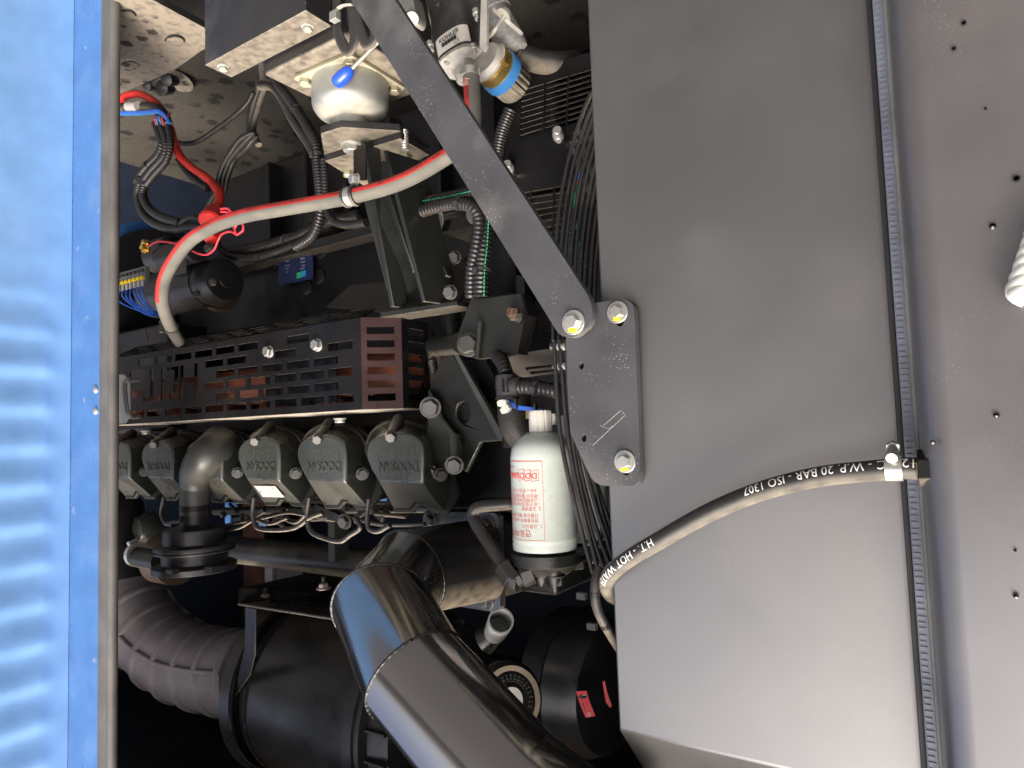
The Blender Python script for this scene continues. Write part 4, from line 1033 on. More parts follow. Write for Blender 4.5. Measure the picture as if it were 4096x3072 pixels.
for i in (1, 2, 3):
    ring = rg[i] + rg[i][:2]; n_ = len(ring); fine = resample([Vector(p) for p in ring], .0022)
    build('weld_bead', MB().tube(fine, lambda k, N: .0024 + .0003 * math.sin(k * 1.3) + random.uniform(-.0003, .0003), 7), GLUE, segs[i - 1], ang=90)
seam = D(2300, 3060, .835)
# fine dried streaks on the bends
STK = mat('dried_streak', (.085, .075, .065), .5)
for (si, cnt, sp) in ((1, 9, .05), (2, 8, .055)):
    A_, B2 = rg[si], rg[si + 1]; n_ = len(A_); cA_ = sum(A_, Vector()) / n_
    jf = max(range(n_), key=lambda j: (A_[j] - cA_).normalized().dot((EYE - cA_).normalized()))
    for k in range(cnt):
        pts = []
        for q in range(9):
            tq = .06 + .88 * q / 8 * (.7 + .3 * random.random() if q == 8 else 1); aj = jf + (k - cnt / 2) * (.35 + 1.1 * tq * (1 if si == 1 else .5)) + math.sin(q * 1.1 + k) * .25 - 2
            j0 = int(math.floor(aj)); fr2 = aj - j0
            a_ = A_[j0 % n_].lerp(A_[(j0 + 1) % n_], fr2); b_ = B2[j0 % n_].lerp(B2[(j0 + 1) % n_], fr2)
            pts.append(a_.lerp(b_, tq))
        build('dried_streak', MB().tube(smooth(pts, 3), .00055, 5), STK, segs[si])
# flange
t = thing('pipe_flange', 'square black bolted flange holding the large glossy pipe', 'flange', P(1850, 2250, 1.05))
KF = crop(1250, 1950, 1.4785)
fd = (wp[1] - wp[0]).normalized()
c0 = wp[0]; XF = c0.x
pF = Plane((XF, 0, 0), (0, 1, 0), (0, 0, 1))
yc = c0.y
plf = P3(D(1695, 2060, 1.44), D(1995, 2060, 1.27), D(1995, 2440, 1.27))
out = rnd([(1692, 2046), (1990, 2052), (2000, 2432), (1975, 2448), (1811, 2422), (1700, 2400)], [30, 22, 10, 18, 60, 60], 6)
build('flange_plate', MB().pxplate(plf, out, [], .014), mat('flange_paint', (.030, .031, .033), .25, dust=.4, spec=.8, coat=1), t, bev=.003, seg=3)
for (u, v) in ((1727, 2082), (1952, 2100), (1948, 2400)):
    x, y = plf.px(u, v); bolt(t, plf.to3(x, y), plf.n, .0125, STLD, 1.55, .4, h=1.1)
x, y = plf.px(1850, 2250)
build('flange_neck', MB().cyl(plf.to3(*plf.px(1850, 2250)) - plf.n * .016, plf.to3(*plf.px(1850, 2250)) - plf.n * .2, .085, n=32), ENGD, t, bev=.01)

t = thing('grey_cup', 'small pale grey pipe stub cup holding grit below the flange', 'cup', D(1990, 2490, 1.15))
a, b = D(1978, 2535, 1.44), D(2004, 2482, 1.36); dd = b - a; L_ = dd.length
GC = mat('pale_grey_plastic', (.26, .28, .28), .45, dust=.5)
build('cup', MB().lathe(a, dd, [(0, .018), (.01, .023), (L_ * .5, .025), (L_, .026), (L_, .0225), (L_ * .45, .021), (L_ * .44, .001)], 28, cap=False), GC, t)
build('stub', MB().cyl(a, D(1940, 2560, 1.45), .022, .03, 20), ENG, t)

# ================================================================== BREATHER CANISTER
K9 = crop(400, 1900, 2.212)
YK = .965
t = thing('breather', 'stacked round black breather canister under the vertical elbow of a rocker cover', 'canister', P(780, 2150, YK))
cxy = P(780, 2120, YK); kb = pm(780, 2120, YK)
Zb = lambda v: P(780, v, YK).z
prof = [(2040, 58), (2056, 58), (2057, 56), (2095, 57), (2104, 75), (2112, 118), (2128, 119), (2168, 119), (2176, 150), (2186, 151), (2190, 151), (2190, 144), (2196, 144), (2196, 150), (2204, 149), (2206, 124), (2245, 124), (2252, 150), (2256, 157), (2278, 156), (2280, 148), (2282, 60)]
z0_ = Zb(2040)
build('canister', MB().lathe((cxy.x, YK, z0_), UP, [(Zb(v) - z0_, r * kb) for v, r in prof], 56), HOUS, t, bev=.0012)
for (u, v) in ((690, 2286), (847, 2275)):
    pp = P(u, v, YK - .09); build('cap_notch', MB().obox(P(u, v, YK - .082 - .02), (1, .0, 0), (0, 1, 0), .013, .008, .0045), ENGD, t)
build('neck_clamp', MB().lathe((cxy.x, YK, Zb(2022)), UP, [(0, 58 * kb), (.0, 60 * kb), (.012, 60 * kb), (.012, 57 * kb)], 40), BLK, t)
ELB = mat('matte_elbow_paint', (.026, .028, .027), .42, dust=.2)
build('neck', MB().lathe((cxy.x, YK, Zb(1935)), UP, [(0, 57 * kb), (Zb(2045) - Zb(1935), 57 * kb)], 40), ELB, t)
pts = smooth([P(780, 1945, YK), P(783, 1900, YK - .006), P(800, 1860, YK - .012), P(828, 1825, YK - .008), P(858, 1795, YK + .01), P(880, 1770, YK + .04)], 8)
build('elbow', MB().tube(pts, lambda i, N: (57 + 14 * min(1, 1.6 * i / N)) * kb, 40), ELB, t, ang=80)
pts = smooth([P(668, 2092, .93), P(690, 2090, .92), P(712, 2084, .92), P(725, 2070, .93)], 5)
build('tab', MB().tube(pts, .004, 6), BLKD, t)

# ---- side pipes and injection lines
t = thing('manifold_pipe', 'long brown dusty pipe running behind the breather canister', 'pipe', P(1140, 2220, 1.15))
a = P(880, 2205, 1.16); b = P(1450, 2240, 1.16)
build('pipe', MB().cyl((a.x, 1.16, (a.z + b.z) / 2), (b.x - .1, 1.16, (a.z + b.z) / 2), .036, n=32), BLKD, t)
build('pipe_bracket', MB().box(P(1340, 2150, 1.1).x, P(1365, 2150, 1.1).x, 1.08, 1.12, P(1350, 2010, 1.1).z, P(1350, 2240, 1.1).z), ENG, t)
inj = [[(1015, 1990), (1010, 2060), (1030, 2110), (1100, 2120), (1180, 2110), (1240, 2070), (1290, 2050)], [(1237, 1990), (1228, 2060), (1240, 2120), (1290, 2150), (1360, 2165), (1400, 2140), (1440, 2110), (1420, 2070)], [(1475, 1995), (1468, 2060), (1475, 2110), (1510, 2125), (1560, 2100)], [(655, 1990), (645, 2050), (660, 2090), (690, 2100)],
       [(905, 2100), (980, 2085), (1060, 2070), (1150, 2050), (1240, 2060), (1340, 2045)], [(1040, 2080), (1100, 2060), (1180, 2090), (1240, 2050), (1330, 2080), (1390, 2060)], [(905, 2120), (960, 2110), (1020, 2080), (1080, 2095), (1150, 2070)], [(1320, 2040), (1400, 2065), (1500, 2095), (1610, 2100), (1700, 2095)]]
for i, pp in enumerate(inj):
    t = thing('injection_line', ['thin black line dropping in a square loop right of the breather', 'largest thin black line looping below the second rocker cover', 'short thin black line dropping beside the nearest rocker cover', 'thin black line left of the breather neck', 'thin line running level just under the middle rocker covers', 'wavy thin line crossing behind the square loops', 'short thin line close to the breather flange', 'straight thin rod leading towards the square flange'][i], 'pipe', P(*pp[0], 1.03 + .02 * (i % 3)), 'thin lines below the rocker covers')
    Yi = 1.03 + .02 * (i % 3) if i > 3 else 1.0
    build('line', MB().tube(smooth([P(*q, Yi) for q in pp], 7), .0052 if i in (0, 1, 2, 3) else .0042, 10), BLKD if i != 7 else STLD, t, ang=80)
random.seed(3)
t = thing('linkage', 'cluttered black linkage of rods, nuts and clips under the rocker covers', 'linkage', P(1200, 2060, 1.08))
for i in range(26):
    u = 900 + i * 27 + random.uniform(-8, 8); v = 2015 + random.uniform(0, 75); Yq = 1.04 + random.uniform(0, .09)
    q = P(u, v, Yq)
    if i % 3 == 0: bolt(t, q, (random.uniform(-.6, .2), -1, random.uniform(-.3, .8)), .0075, STLD, 1.3, i, h=1.5)
    elif i % 3 == 1: build('rod', MB().cyl(q, q + Vector((random.uniform(-.09, .09), random.uniform(-.02, .03), random.uniform(-.02, .02))), .0045, n=8), BLKD, t)
    else: build('clip', MB().obox(q, (1, 0, random.uniform(-.6, .6)), (0, 1, 0), .018, .005, .006), ENG, t, bev=.001)
build('rail', MB().cyl(P(860, 2045, 1.12), P(1900, 2030, 1.12), .010, n=12), ENG, t)
bolt(t, P(1380, 2085, 1.02), (-.2, -1, .1), .012, STLD, 1.4, .1, h=1.2); build('arm', MB().obox(P(1330, 2060, 1.03), P(1400, 2090, 1.03) - P(1270, 2030, 1.03), (0, 1, 0), .055, .006, .009), ENG, t, bev=.001)

# ---- intake housing at far left with clamp
t = thing('intake_housing', 'glossy black intake housing at the left end with a hose clamp on its side', 'housing', P(500, 2150, 1.0))
build('housing', MB().lathe(P(440, 2140, 1.05) + Vector((0, 0, -.12)), (-.12, .0, 1), [(0, .06), (.03, .085), (.16, .10), (.22, .115), (.245, .118)], 40), HOUS, t)
build('knuckle', MB().lathe(P(610, 2110, 1.12), NY, [(0, .05), (.03, .048), (.05, .035), (.06, .01)], 28), ENG, t)
a, b = P(535, 2225, .99), P(650, 2270, 1.02); build('side_pipe', MB().cyl(a, P(640, 2245, 1.0), .026, n=24), ENG, t)
clampring(t, P(545, 2215, .99), P(640, 2245, 1.0) - a, .030, .012, STL, scr=(.3, -.3, -1))
build('brown_drum', MB().lathe(P(650, 2230, 1.10), (-1, 0, 0), [(0, .07), (.08, .07)], 32), mat('brown_film_paint', (.06, .042, .03), .4), t)
t = thing('rubber_duct', 'ribbed grey black rubber intake duct bending from the housing into the air cleaner', 'duct', P(700, 2600, .95))
cp = [(455, 2235, 1.2), (500, 2365, 1.2), (560, 2480, 1.2), (640, 2580, 1.2), (750, 2650, 1.2), (860, 2680, 1.2), (960, 2692, 1.2), (1030, 2694, 1.2)]
pts = smooth([P(*q) for q in cp], 10); rd = pm(750, 2648, 1.2) * 148
pd = resample(pts, .0035); Nn = len(pd)
Ld = Nn * .0035
def drad(i, N):
    s_ = i * .0035; ph = (s_ / .105) % 1.0; return rd * (1.0 + (.075 if ph < .17 else .0)) * (1.04 if i > N - 6 else 1)
mb = MB().tube(pd, drad, 48); build('duct', mb, DUCT, t, bev=.0, ang=80)
fr_ = frames(pd)
for a_ in (.35, 2.45, 4.4):
    rp = []
    for (tt, a, b), p in zip(fr_, pd):
        rp.append(p + (a * math.cos(a_) + b * math.sin(a_)) * rd * 1.015)
    build('long_rib', MB().tube(rp, .0075, 8), DUCT, t, ang=80)
tt = (pd[8] - pd[0]).normalized()
build('band_clamp', MB().lathe(pd[4], tt, [(0, rd * 1.03), (0, rd * 1.06), (.028, rd * 1.06), (.028, rd * 1.03)], 56), ZY if 0 else mat('dull_gold_band', (.42, .38, .28), .25, metal=.9, vary=.1), t)

# ---- air cleaner
t = thing('air_cleaner', 'large round black air cleaner drum in a strap bracket at the bottom left', 'air cleaner', P(1250, 2800, 1.12))
YA = 1.257; RA = .216; zc = 2.107; XA = 1.479
xr = P(1385, 2900, YA - RA * 1.05).x
build('drum', MB().lathe((XA, YA, zc), (-1, 0, 0), [(-.06, RA * .70), (-.05, RA * .9), (-.035, RA * .97), (0, RA), (XA - xr, RA), (XA - xr + .01, RA * .93)], 96), HOUS, t)
build('strap_band', MB().lathe((1.590, YA + .02, zc + .01), (-1, 0, 0), [(0, RA * 1.01), (0, RA * 1.09), (.05, RA * 1.09), (.05, RA * 1.01)], 96), HOUS, t)
build('strap_lip', MB().torus((1.535, YA, zc), (1, 0, 0), RA * 1.01, .006, 96, 8), BLK, t)
build('seam_ring', MB().torus((1.482, YA, zc), (1, 0, 0), RA * 1.0, .004, 96, 8), BLK, t)
build('cover_band', MB().lathe((xr + .02, YA, zc), (-1, 0, 0), [(0, RA * .98), (.003, RA * 1.05), (.03, RA * 1.05), (.032, RA * 1.02), (.042, RA * 1.02), (.044, RA * 1.05), (.052, RA * 1.05), (.057, RA * .95), (.11, RA * .92), (.12, RA * .5)], 96), HOUS, t)
for i in range(22):
    q = 2 * math.pi * i / 22 + .1; e = Vector((0, -math.cos(q), math.sin(q)))
    build('cover_rib', MB().obox(Vector((xr - .065, YA, zc)) + e * RA * .96, (1, 0, 0), e, .028, RA * .04, .0025), HOUS, t)
t = thing('drum_bracket', 'folded black sheet bracket carrying the air cleaner drum with two studs', 'bracket', P(1150, 2400, .93))
quadplate('tray', [P(950, 2416, 1.0), P(1345, 2478, 1.0), P(1380, 2478, 1.0), P(1380, 2372, 1.2), P(1010, 2340, 1.2)], (0, 0, 1), .003, BLK)
quadplate('upturn', [P(952, 2418, 1.0), P(958, 2352, 1.06), P(1372, 2262, 1.2), P(1372, 2380, 1.2), P(1000, 2395, 1.1)], (0, 1, 0), .003, BLK, .001)
quadplate('edge', [P(950, 2412, .998), P(1350, 2474, .998), P(1350, 2482, .998), P(950, 2420, .998)], (0, 1, 0), .003, BLKD, .0008)
quadplate('leg', [P(980, 2428, 1.02), P(1020, 2435, 1.02), P(1018, 2625, 1.02), P(1000, 2700, 1.03), P(930, 2800, 1.06), P(978, 2590, 1.03)], (0, 1, 0), .004, BLK)
quadplate('leg_edge', [P(1019, 2435, 1.018), P(1023, 2436, 1.018), P(1021, 2625, 1.018), P(1017, 2625, 1.018)], (0, 1, 0), .003, BLKD, .0005)
for (u, v) in ((1061, 2398), (1294, 2356)):
    q = P(u, v, 1.07); bolt(t, q, -UP, .011, mat('pinkish_nut', (.45, .36, .33), .35, metal=.6), 1.5, .2, h=1.2) if u == 1061 else bolt(t, q, -UP, .011, bpy.data.materials['pinkish_nut'], 1.5, .2, h=1.2)
    inst('stud', 'stud', mk_stud, STLD, t, q, -UP, (.005, .005, .013))

# ---- things far behind
t = thing('red_brown_panel', 'red brown panel seen through the gap between breather and air cleaner', 'panel', P(980, 2350, 2.0))
build('panel', MB().box(P(1058, 2300, 2.0).x, P(898, 2300, 2.0).x, 2.0, 2.01, 1.45, 2.28), BROWN, t)
t = thing('blue_back_frame', 'blue frame strip of the far canopy opening behind the engine', 'frame', P(870, 2330, 2.1))
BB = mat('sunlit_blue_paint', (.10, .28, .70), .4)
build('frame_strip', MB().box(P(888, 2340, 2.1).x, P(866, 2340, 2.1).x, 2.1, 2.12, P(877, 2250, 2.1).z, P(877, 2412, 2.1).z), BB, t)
build('frame_edge', MB().box(P(866, 2340, 2.1).x, P(858, 2340, 2.1).x, 2.08, 2.1, P(877, 2250, 2.1).z, P(877, 2412, 2.1).z), CAPW, t)
t = thing('foil_blanket', 'silvery grey blanket hanging behind the air cleaner bracket', 'blanket', P(1120, 2290, 1.9))
build('blanket', MB().box(P(1210, 2300, 1.9).x, P(1106, 2300, 1.9).x, 1.9, 1.91, P(1150, 2235, 1.9).z, P(1150, 2380, 1.9).z), mat('grey_felt', (.16, .16, .16), .8), t)
build('foil_edge', MB().box(P(1106, 2300, 1.9).x, P(1075, 2300, 1.9).x, 1.88, 1.9, P(1090, 2235, 1.9).z, P(1090, 2520, 1.9).z), mat('silver_foil', (.62, .64, .66), .35, metal=.4, bump=1, bscale=60), t)
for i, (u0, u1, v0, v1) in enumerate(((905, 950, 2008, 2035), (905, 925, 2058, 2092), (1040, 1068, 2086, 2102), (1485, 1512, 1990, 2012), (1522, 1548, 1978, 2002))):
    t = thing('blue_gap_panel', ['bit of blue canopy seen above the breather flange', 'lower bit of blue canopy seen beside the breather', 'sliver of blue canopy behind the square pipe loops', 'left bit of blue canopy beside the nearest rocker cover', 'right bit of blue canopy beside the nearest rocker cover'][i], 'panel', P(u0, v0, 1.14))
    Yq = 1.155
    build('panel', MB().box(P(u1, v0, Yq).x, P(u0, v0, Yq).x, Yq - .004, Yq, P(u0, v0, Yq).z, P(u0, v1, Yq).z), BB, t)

# ================================================================== GUARDS
YQ = 1.05
t = thing('slotted_guard', 'black sheet fan guard with long horizontal slots behind the thin wires', 'guard', P(2200, 800, YQ))
def slots(u0, v0, u1, v1, n, YY, slope=-.31, cols=(0, .36, .72, 1), gap=7, lu=None, ru=None):
    """n slot rows between v0 and v1 (measured at the left side), cols as fractions of the width"""
    hl = []; pit = (v1 - v0) / n
    for i in range(n):
        va, vb = v0 + pit * i, v0 + pit * i + pit * .74
        for c0, c1 in zip(cols, cols[1:]):
            ua, ub = u0 + (u1 - u0) * c0 + gap / 2 - i * .8, u0 + (u1 - u0) * c1 - gap / 2 - i * .8
            hl.append([(ua, va + slope * (ua - u0)), (ub, va + slope * (ub - u0)), (ub, vb + slope * (ub - u0)), (ua, vb + slope * (ua - u0))])
    return hl
out = [(2072, 290), (2430, 190), (2440, 1375), (2215, 1393), (2066, 1413), (2068, 1180), (2010, 1180), (1941, 1187), (1985, 850), (2040, 470)]
hl = slots(2082, 362, 2400, 562, 9, YQ, -.300, (0, .31, .60, .98))
hl += slots(2082, 772, 2400, 1000, 9, YQ, -.165, (0, .13, .42, .70, .98), 6)
hl += slots(1992, 972, 2080, 1055, 3, YQ, -.2, (0, 1))
hl += slots(2172, 1246, 2330, 1350, 4, YQ, -.05, (0, .3, .98))
build('guard_sheet', MB().pxplate(YP(YQ), out, hl, .003), BLK, t)
for (u, v) in ((2236, 560), (2040, 690)):
    q = P(u, v, YQ); build('spacer_bolt', MB().lathe(q, (-.45, -1, -.15), [(0, .007), (.010, .007), (.010, .0105), (.018, .0105), (.019, .009), (.019, .0085), (.032, .0085), (.034, .007)], 12), STL, t)
# dusty sloped face with slots
a, b, c = P(2066, 1414, YQ - .002), P(2240, 1392, YQ - .002), P(2000, 1440, YQ + .0)
pT = P3(P(2066, 1416, YQ), P(2230, 1396, YQ), P(2240, 1660, YQ + .35))
out = [(2000, 1448), (2068, 1416), (2240, 1394), (2420, 1375), (2420, 1800), (2310, 1740), (2225, 1650), (2150, 1560)]
hl = []
for i in range(9):
    v = 1470 + i * 19; u0 = 2098 + i * 18
    for c0, c1 in ((u0, 2225), (2232, 2400)):
        if c1 - c0 > 20: hl.append([(c0, v - .11 * (c0 - 2100)), (c1, v - .11 * (c1 - 2100)), (c1, v + 13 - .11 * (c1 - 2100)), (c0 + 10, v + 13 - .11 * (c0 - 2100))])
build('dusty_face', MB().pxplate(pT, out, hl, .003), mat('dusty_sheet', (.15, .135, .11), .6, dust=.4, speck=.2), t)

# thin vertical wires
wires = []
for i in range(9):
    base = [(2365, 372), (2325, 470), (2290, 580), (2265, 680), (2245, 790), (2232, 890), (2222, 1000), (2216, 1150), (2213, 1362)]
    wires.append(([(u + i * (21.5 - 1.5 * k / 8) + (i % 2) * 1.5, v + i * 4) for k, (u, v) in enumerate(base)], .88 + .0035 * i))
wires += [
         ([(2217, 1364), (2222, 1460), (2232, 1650), (2248, 1780), (2285, 1960), (2330, 2140), (2372, 2295)], .84), ([(2240, 1360), (2247, 1460), (2262, 1660), (2290, 1860), (2335, 2060), (2392, 2280)], .842), ([(2262, 1360), (2268, 1500), (2290, 1760), (2320, 1940), (2370, 2140), (2415, 2270)], .846),
         ([(2285, 1700), (2318, 1860), (2360, 2030), (2400, 2160), (2440, 2260)], .85), ([(2305, 1720), (2345, 1880), (2385, 2030), (2425, 2150), (2450, 2240)], .855), ([(2340, 1800), (2375, 1920), (2410, 2060), (2445, 2170)], .86), ([(2375, 1900), (2405, 1990), (2440, 2100)], .865)]
wlab = {}
t = thing('wire_guard', 'curved black steel wire fan guard between the green filters and the shroud', 'guard', P(2300, 1500, .86))
for w_, Yw in wires: build('wire', MB().tube(smooth([P(*q, Yw) for q in w_], 6), .0033, 8), BLKD, t, ang=80)
for pp, Yw in (([(2205, 1383), (2262, 1386), (2320, 1392)], .86), ([(2215, 1462), (2270, 1464), (2320, 1468)], .86), ([(2345, 2170), (2400, 2178), (2450, 2195)], .868), ([(2360, 2240), (2400, 2250), (2450, 2262)], .87), ([(2390, 2250), (2410, 2120), (2450, 2040)], .88), ([(2420, 2280), (2432, 2160), (2460, 2080)], .885)):
    build('cross_wire', MB().tube(smooth([P(*q, Yw) for q in pp], 5), .0055 if pp[0][1] < 1600 else .004, 10), BLKD, t, ang=80)
for (u, v) in ((2232, 1386), (2232, 1464), (2258, 1386), (2258, 1464)): build('wire_clip', MB().cyl(P(u - 8, v, .845), P(u + 8, v, .845), .006, n=12), STL, t)
for pp in ([(2288, 575), (2330, 560), (2380, 545)], [(2300, 540), (2340, 525), (2380, 512)]): build('grey_bracket', MB().tube([P(*q, .925) for q in pp], .008, 8, flat=.5), STLD, t)
for k, pp in enumerate(([(2305, 600), (2322, 660), (2345, 720), (2372, 780)], [(2340, 600), (2360, 660), (2380, 700)])):
    tt = thing('grey_wrapped_cable', ['grey cable seen behind the wires, left one of the pair', 'grey cable seen behind the wires, next to the shroud edge'][k], 'cable', P(*pp[0], .95), 'grey cables behind the wires'); build('cable', MB().rib(smooth([P(*q, .95) for q in pp], 8), .008, .012, 10), SEAL, tt)
tt = thing('coloured_wires', 'short blue and red wires with a green dashed sleeve behind the wire guard', 'wires', P(2320, 700, .95))
build('blue_wire', MB().tube([P(2318, 690, .95), P(2312, 720, .95)], .004, 8), BLUW, tt); build('red_wire', MB().tube([P(2314, 716, .95), P(2309, 732, .95)], .003, 8), RED, tt); build('blue_tip', MB().tube([P(2347, 735, .95), P(2343, 742, .95)], .004, 8), BLUW, tt)
for i in range(26): q = smooth([P(2312, 740, .945), P(2298, 830, .945), P(2318, 990, .945)], 13)[i]; build('green_dash', MB().obox(q, (0, 0, 1), (1, 0, 0), .0022, .0012, .001), GREENW, tt)
for k, pp in enumerate(([(2345, 740), (2335, 840), (2325, 960), (2322, 1100), (2318, 1300)], [(2308, 730), (2292, 860), (2285, 1050), (2290, 1250)], [(2378, 800), (2362, 980), (2350, 1180), (2345, 1350)])):
    tt = thing('corrugated_conduit', ['ribbed conduit behind the wires, middle of three', 'ribbed conduit behind the wires, left of three', 'ribbed conduit behind the wires beside the shroud'][k], 'conduit', P(*pp[0], .96), 'black ribbed conduits'); build('conduit', MB().rib(smooth([P(*q, .96) for q in pp], 6), .009, .008, 10), PLA, tt)

# ================================================================== BRACKET AND CONDUITS IN THE MIDDLE
K7 = crop(1650, 1150, 2.212)
t = thing('folded_bracket', 'dark folded steel bracket with a rusty bolt below the ribbed conduits', 'bracket', P(1980, 1320, .98))
build('face', MB().pxplate(P3(P(1840, 1400, .97), P(2100, 1260, .97), P(2066, 1405, .965)), rnd([K7(520, 95), K7(620, 98), K7(955, 52), K7(1000, 240), K7(925, 590), K7(580, 635), K7(430, 590), K7(390, 510), K7(400, 420)], [6, 10, 10, 20, 10, 20, 40, 30, 20]), [], .006), ENG, t, bev=.002)
build('side_lip', MB().pxplate(YP(.975), rnd([K7(950, 50), K7(975, 60), K7(1020, 240), K7(935, 590), K7(918, 590), K7(995, 250)], 3), [], .03), BLK, t)
build('fold_rib', MB().cyl(P(*K7(600, 300), .966), P(*K7(575, 625), .966), .006, n=12), ENG, t)
bolt(t, P(*K7(500, 505), .965), (-.35, -1, 0), .0175, STLD, 1.25, .2, h=.9)
bolt(t, P(*K7(940, 250), .966), (.5, -1, -.1), .010, STLD, 1.2, .2, h=1.8); build('rusty_nut', MB().lathe(P(*K7(905, 222), .95), (.5, -1, -.1), [(0, .0105), (.010, .0105), (.012, .008)], 6), RUSTD, t)
t = thing('black_box', 'black sheet metal box above the folded bracket behind the ribbed conduits', 'box', P(2000, 1120, 1.04))
build('box', MB().pxplate(YP(1.035), rnd([(1930, 960), (2060, 930), (2062, 1100), (2040, 1170), (1945, 1190), (1930, 1180)], 6), [], .05), BLK, t, bev=.002)
build('hook', MB().pxplate(YP(1.02), rnd([(2064, 1100), (2094, 1105), (2100, 1190), (2070, 1195), (2062, 1150)], 8), [], .02), ENG, t, bev=.002)
t = thing('hole_plate', 'broad dark engine end plate with a round hole beside the nearest rocker cover', 'plate', P(1850, 1650, 1.05))
out = [K7(300, 550), K7(350, 575), K7(830, 1355), K7(600, 1370), K7(470, 1640), K7(240, 1400), K7(140, 1000), K7(150, 860)]
build('plate', MB().pxplate(YP(1.05), out, [ell(*K7(445, 1105), 25, 44)], .012), ENG, t, bev=.003)
build('hole_cup', MB().lathe(P(*K7(440, 1105), 1.062), (-.1, 1, 0), [(0, .026), (.02, .022), (.03, .012)], 28), ENG, t)
build('diagonal_band', MB().pxplate(YP(1.04), [K7(355, 572), K7(390, 572), K7(830, 1355), K7(760, 1345)], [], .01), mat('band_paint', (.045, .047, .045), .35, dust=.3), t)
build('back_plate', MB().pxplate(YP(1.10), [K7(550, 640), K7(640, 620), K7(850, 1050), K7(870, 1300), K7(650, 1250)], [], .01), ENG, t)
for (x, y, s_) in ((160, 1060, .017), (370, 1570, .0145), (160, 1640, .013)): bolt(t, P(*K7(x, y), 1.01), (-.6, -1, .2), s_, STLD, 1.25, .3)
build('edge_boss', MB().lathe(P(*K7(380, 1440), 1.03), (-.3, -.4, 1), [(-.03, .012), (.03, .014), (.034, .008)], 14), COV, t)
build('edge_casting', MB().loft([[P(*K7(x, y), 1.03) for x, y in ((140, 880), (240, 1060), (270, 1150), (400, 1310), (450, 1420), (330, 1560), (200, 1640), (100, 1700))], [P(*K7(x, y), 1.1) for x, y in ((160, 880), (260, 1060), (300, 1150), (420, 1310), (470, 1420), (350, 1560), (220, 1640), (120, 1700))]]), COV, t, bev=.008)
t = thing('threaded_rod', 'dull steel pipe and threaded stud standing beyond the end of the heat guard', 'rod', P(1720, 1400, 1.12))
a, b = P(1708, 1340, 1.12), P(1742, 1430, 1.10); build('pipe', MB().cyl(a, b, .016, n=20), STLD, t); inst('stud', 'stud', mk_stud, STLD, t, P(1725, 1440, 1.09), (-.2, 0, 1), (.008, .008, .015))
a, b = P(1800, 1230, 1.12), P(1815, 1400, 1.12); build('grimy_pipe', MB().cyl(a, b, .022, n=20), ENG, t); build('shaft', MB().cyl(P(1740, 1385, 1.08), P(1850, 1372, 1.0), .021, n=24), ENG, t)

# ---- connector with blue wires
t = thing('tee_connector', 'black plastic tee connector joining ribbed conduits above the white filter cap', 'connector', P(2025, 1550, .93))
build('body', MB().lathe(P(2027, 1500, .93), P(2030, 1598, .93) - P(2027, 1500, .93), [(0, .018), (.004, .0195), (.022, .0195), (.023, .0185), (.034, .0185), (.035, .0195), (pm(2027, 1550, .93) * 98, .0205)], 24), mat('satin_plastic', (.03, .03, .032), .4), t)
build('branch', MB().cyl(P(2040, 1545, .925), P(2082, 1545, .925), .0155, n=20), bpy.data.materials['satin_plastic'], t)
for (v0, v1) in ((1530, 1556),):
    for u in (2012, 2030): build('moulded_rib', MB().obox(P(u, 1543, .91), (0, 0, 1), (1, 0, 0), .010, .0015, .002), PLA, t)
def conduit(lab, pp, r, Yd=None, pitch=.008, ties=(), stripe=False):
    pts3 = [P(*q) if len(q) == 3 else P(*q, Yd) for q in pp]
    tt = thing('corrugated_conduit', lab, 'conduit', pts3[len(pts3) // 2], 'black ribbed conduits')
    sm = smooth(pts3, 8); build('conduit', MB().rib(sm, r, pitch, 12), PLA, tt, ang=75)
    for k in ties:
        i = int(k * (len(sm) - 2)); d_ = (sm[i + 1] - sm[i]).normalized()
        build('cable_tie', MB().lathe(sm[i] - d_ * .003, d_, [(0, r * 1.1), (.006, r * 1.1)], 16).obox(sm[i] + Vector((.0, -r * 1.15, .004)), d_, (0, 1, 0), .005, .003, .005), bpy.data.materials['satin_plastic'], tt)
    if stripe:
        pth = Path(sm); 
        mb = MB(); L_ = pth.L[-1]; n_ = int(L_ / .006)
        for i in range(n_): q = pth.surf(L_ * (i + .5) / n_, .35, r + .0005); _, T_, N_, _b = pth.at(L_ * (i + .5) / n_); mb.obox(q, T_, N_, .002, .0006, .0009)
        build('green_dashes', mb, GREENW, tt)
    return tt
conduit('horizontal ribbed conduit branching right from the tee connector', [(2080, 1546), (2130, 1548), (2180, 1558), (2245, 1566)], .0125, .925, ties=(.5,))
conduit('short ribbed conduit entering the top of the tee connector', [(1990, 1425, .96), (2010, 1450, .94), (2025, 1500, .93)], .0125)
conduit('thicker ribbed conduit with green dashes right of the folded bracket top', [(1935, 820, 1.0), (1940, 880, .99), (1935, 980, .98), (1925, 1080, .975), (1922, 1190, .975)], .0165, ties=(.3, .8), stripe=True)
conduit('thinner ribbed conduit running down beside the green dashed one', [(1690, 845, .97), (1760, 825, .965), (1830, 815, .96), (1890, 830, .96), (1915, 880, .965), (1905, 980, .965), (1885, 1080, .965), (1882, 1195, .97)], .0115, ties=(.32,))
conduit('level ribbed conduit with a green thread behind the mount bracket fins', [(1560, 850, 1.05), (1700, 815, 1.0), (1780, 800, .99), (1850, 785, .985), (1920, 770, .98)], .015, stripe=True)
conduit('ribbed conduit climbing beside the pump into the dark above the stay bar', [(2040, 440, 1.02), (2010, 520, 1.02), (1992, 600, 1.02), (1980, 680, 1.02)], .0125, pitch=.0055)
t = thing('blue_wires', 'bundle of thin blue wires with white plugs above the green filter', 'wires', P(2100, 1640, .92))
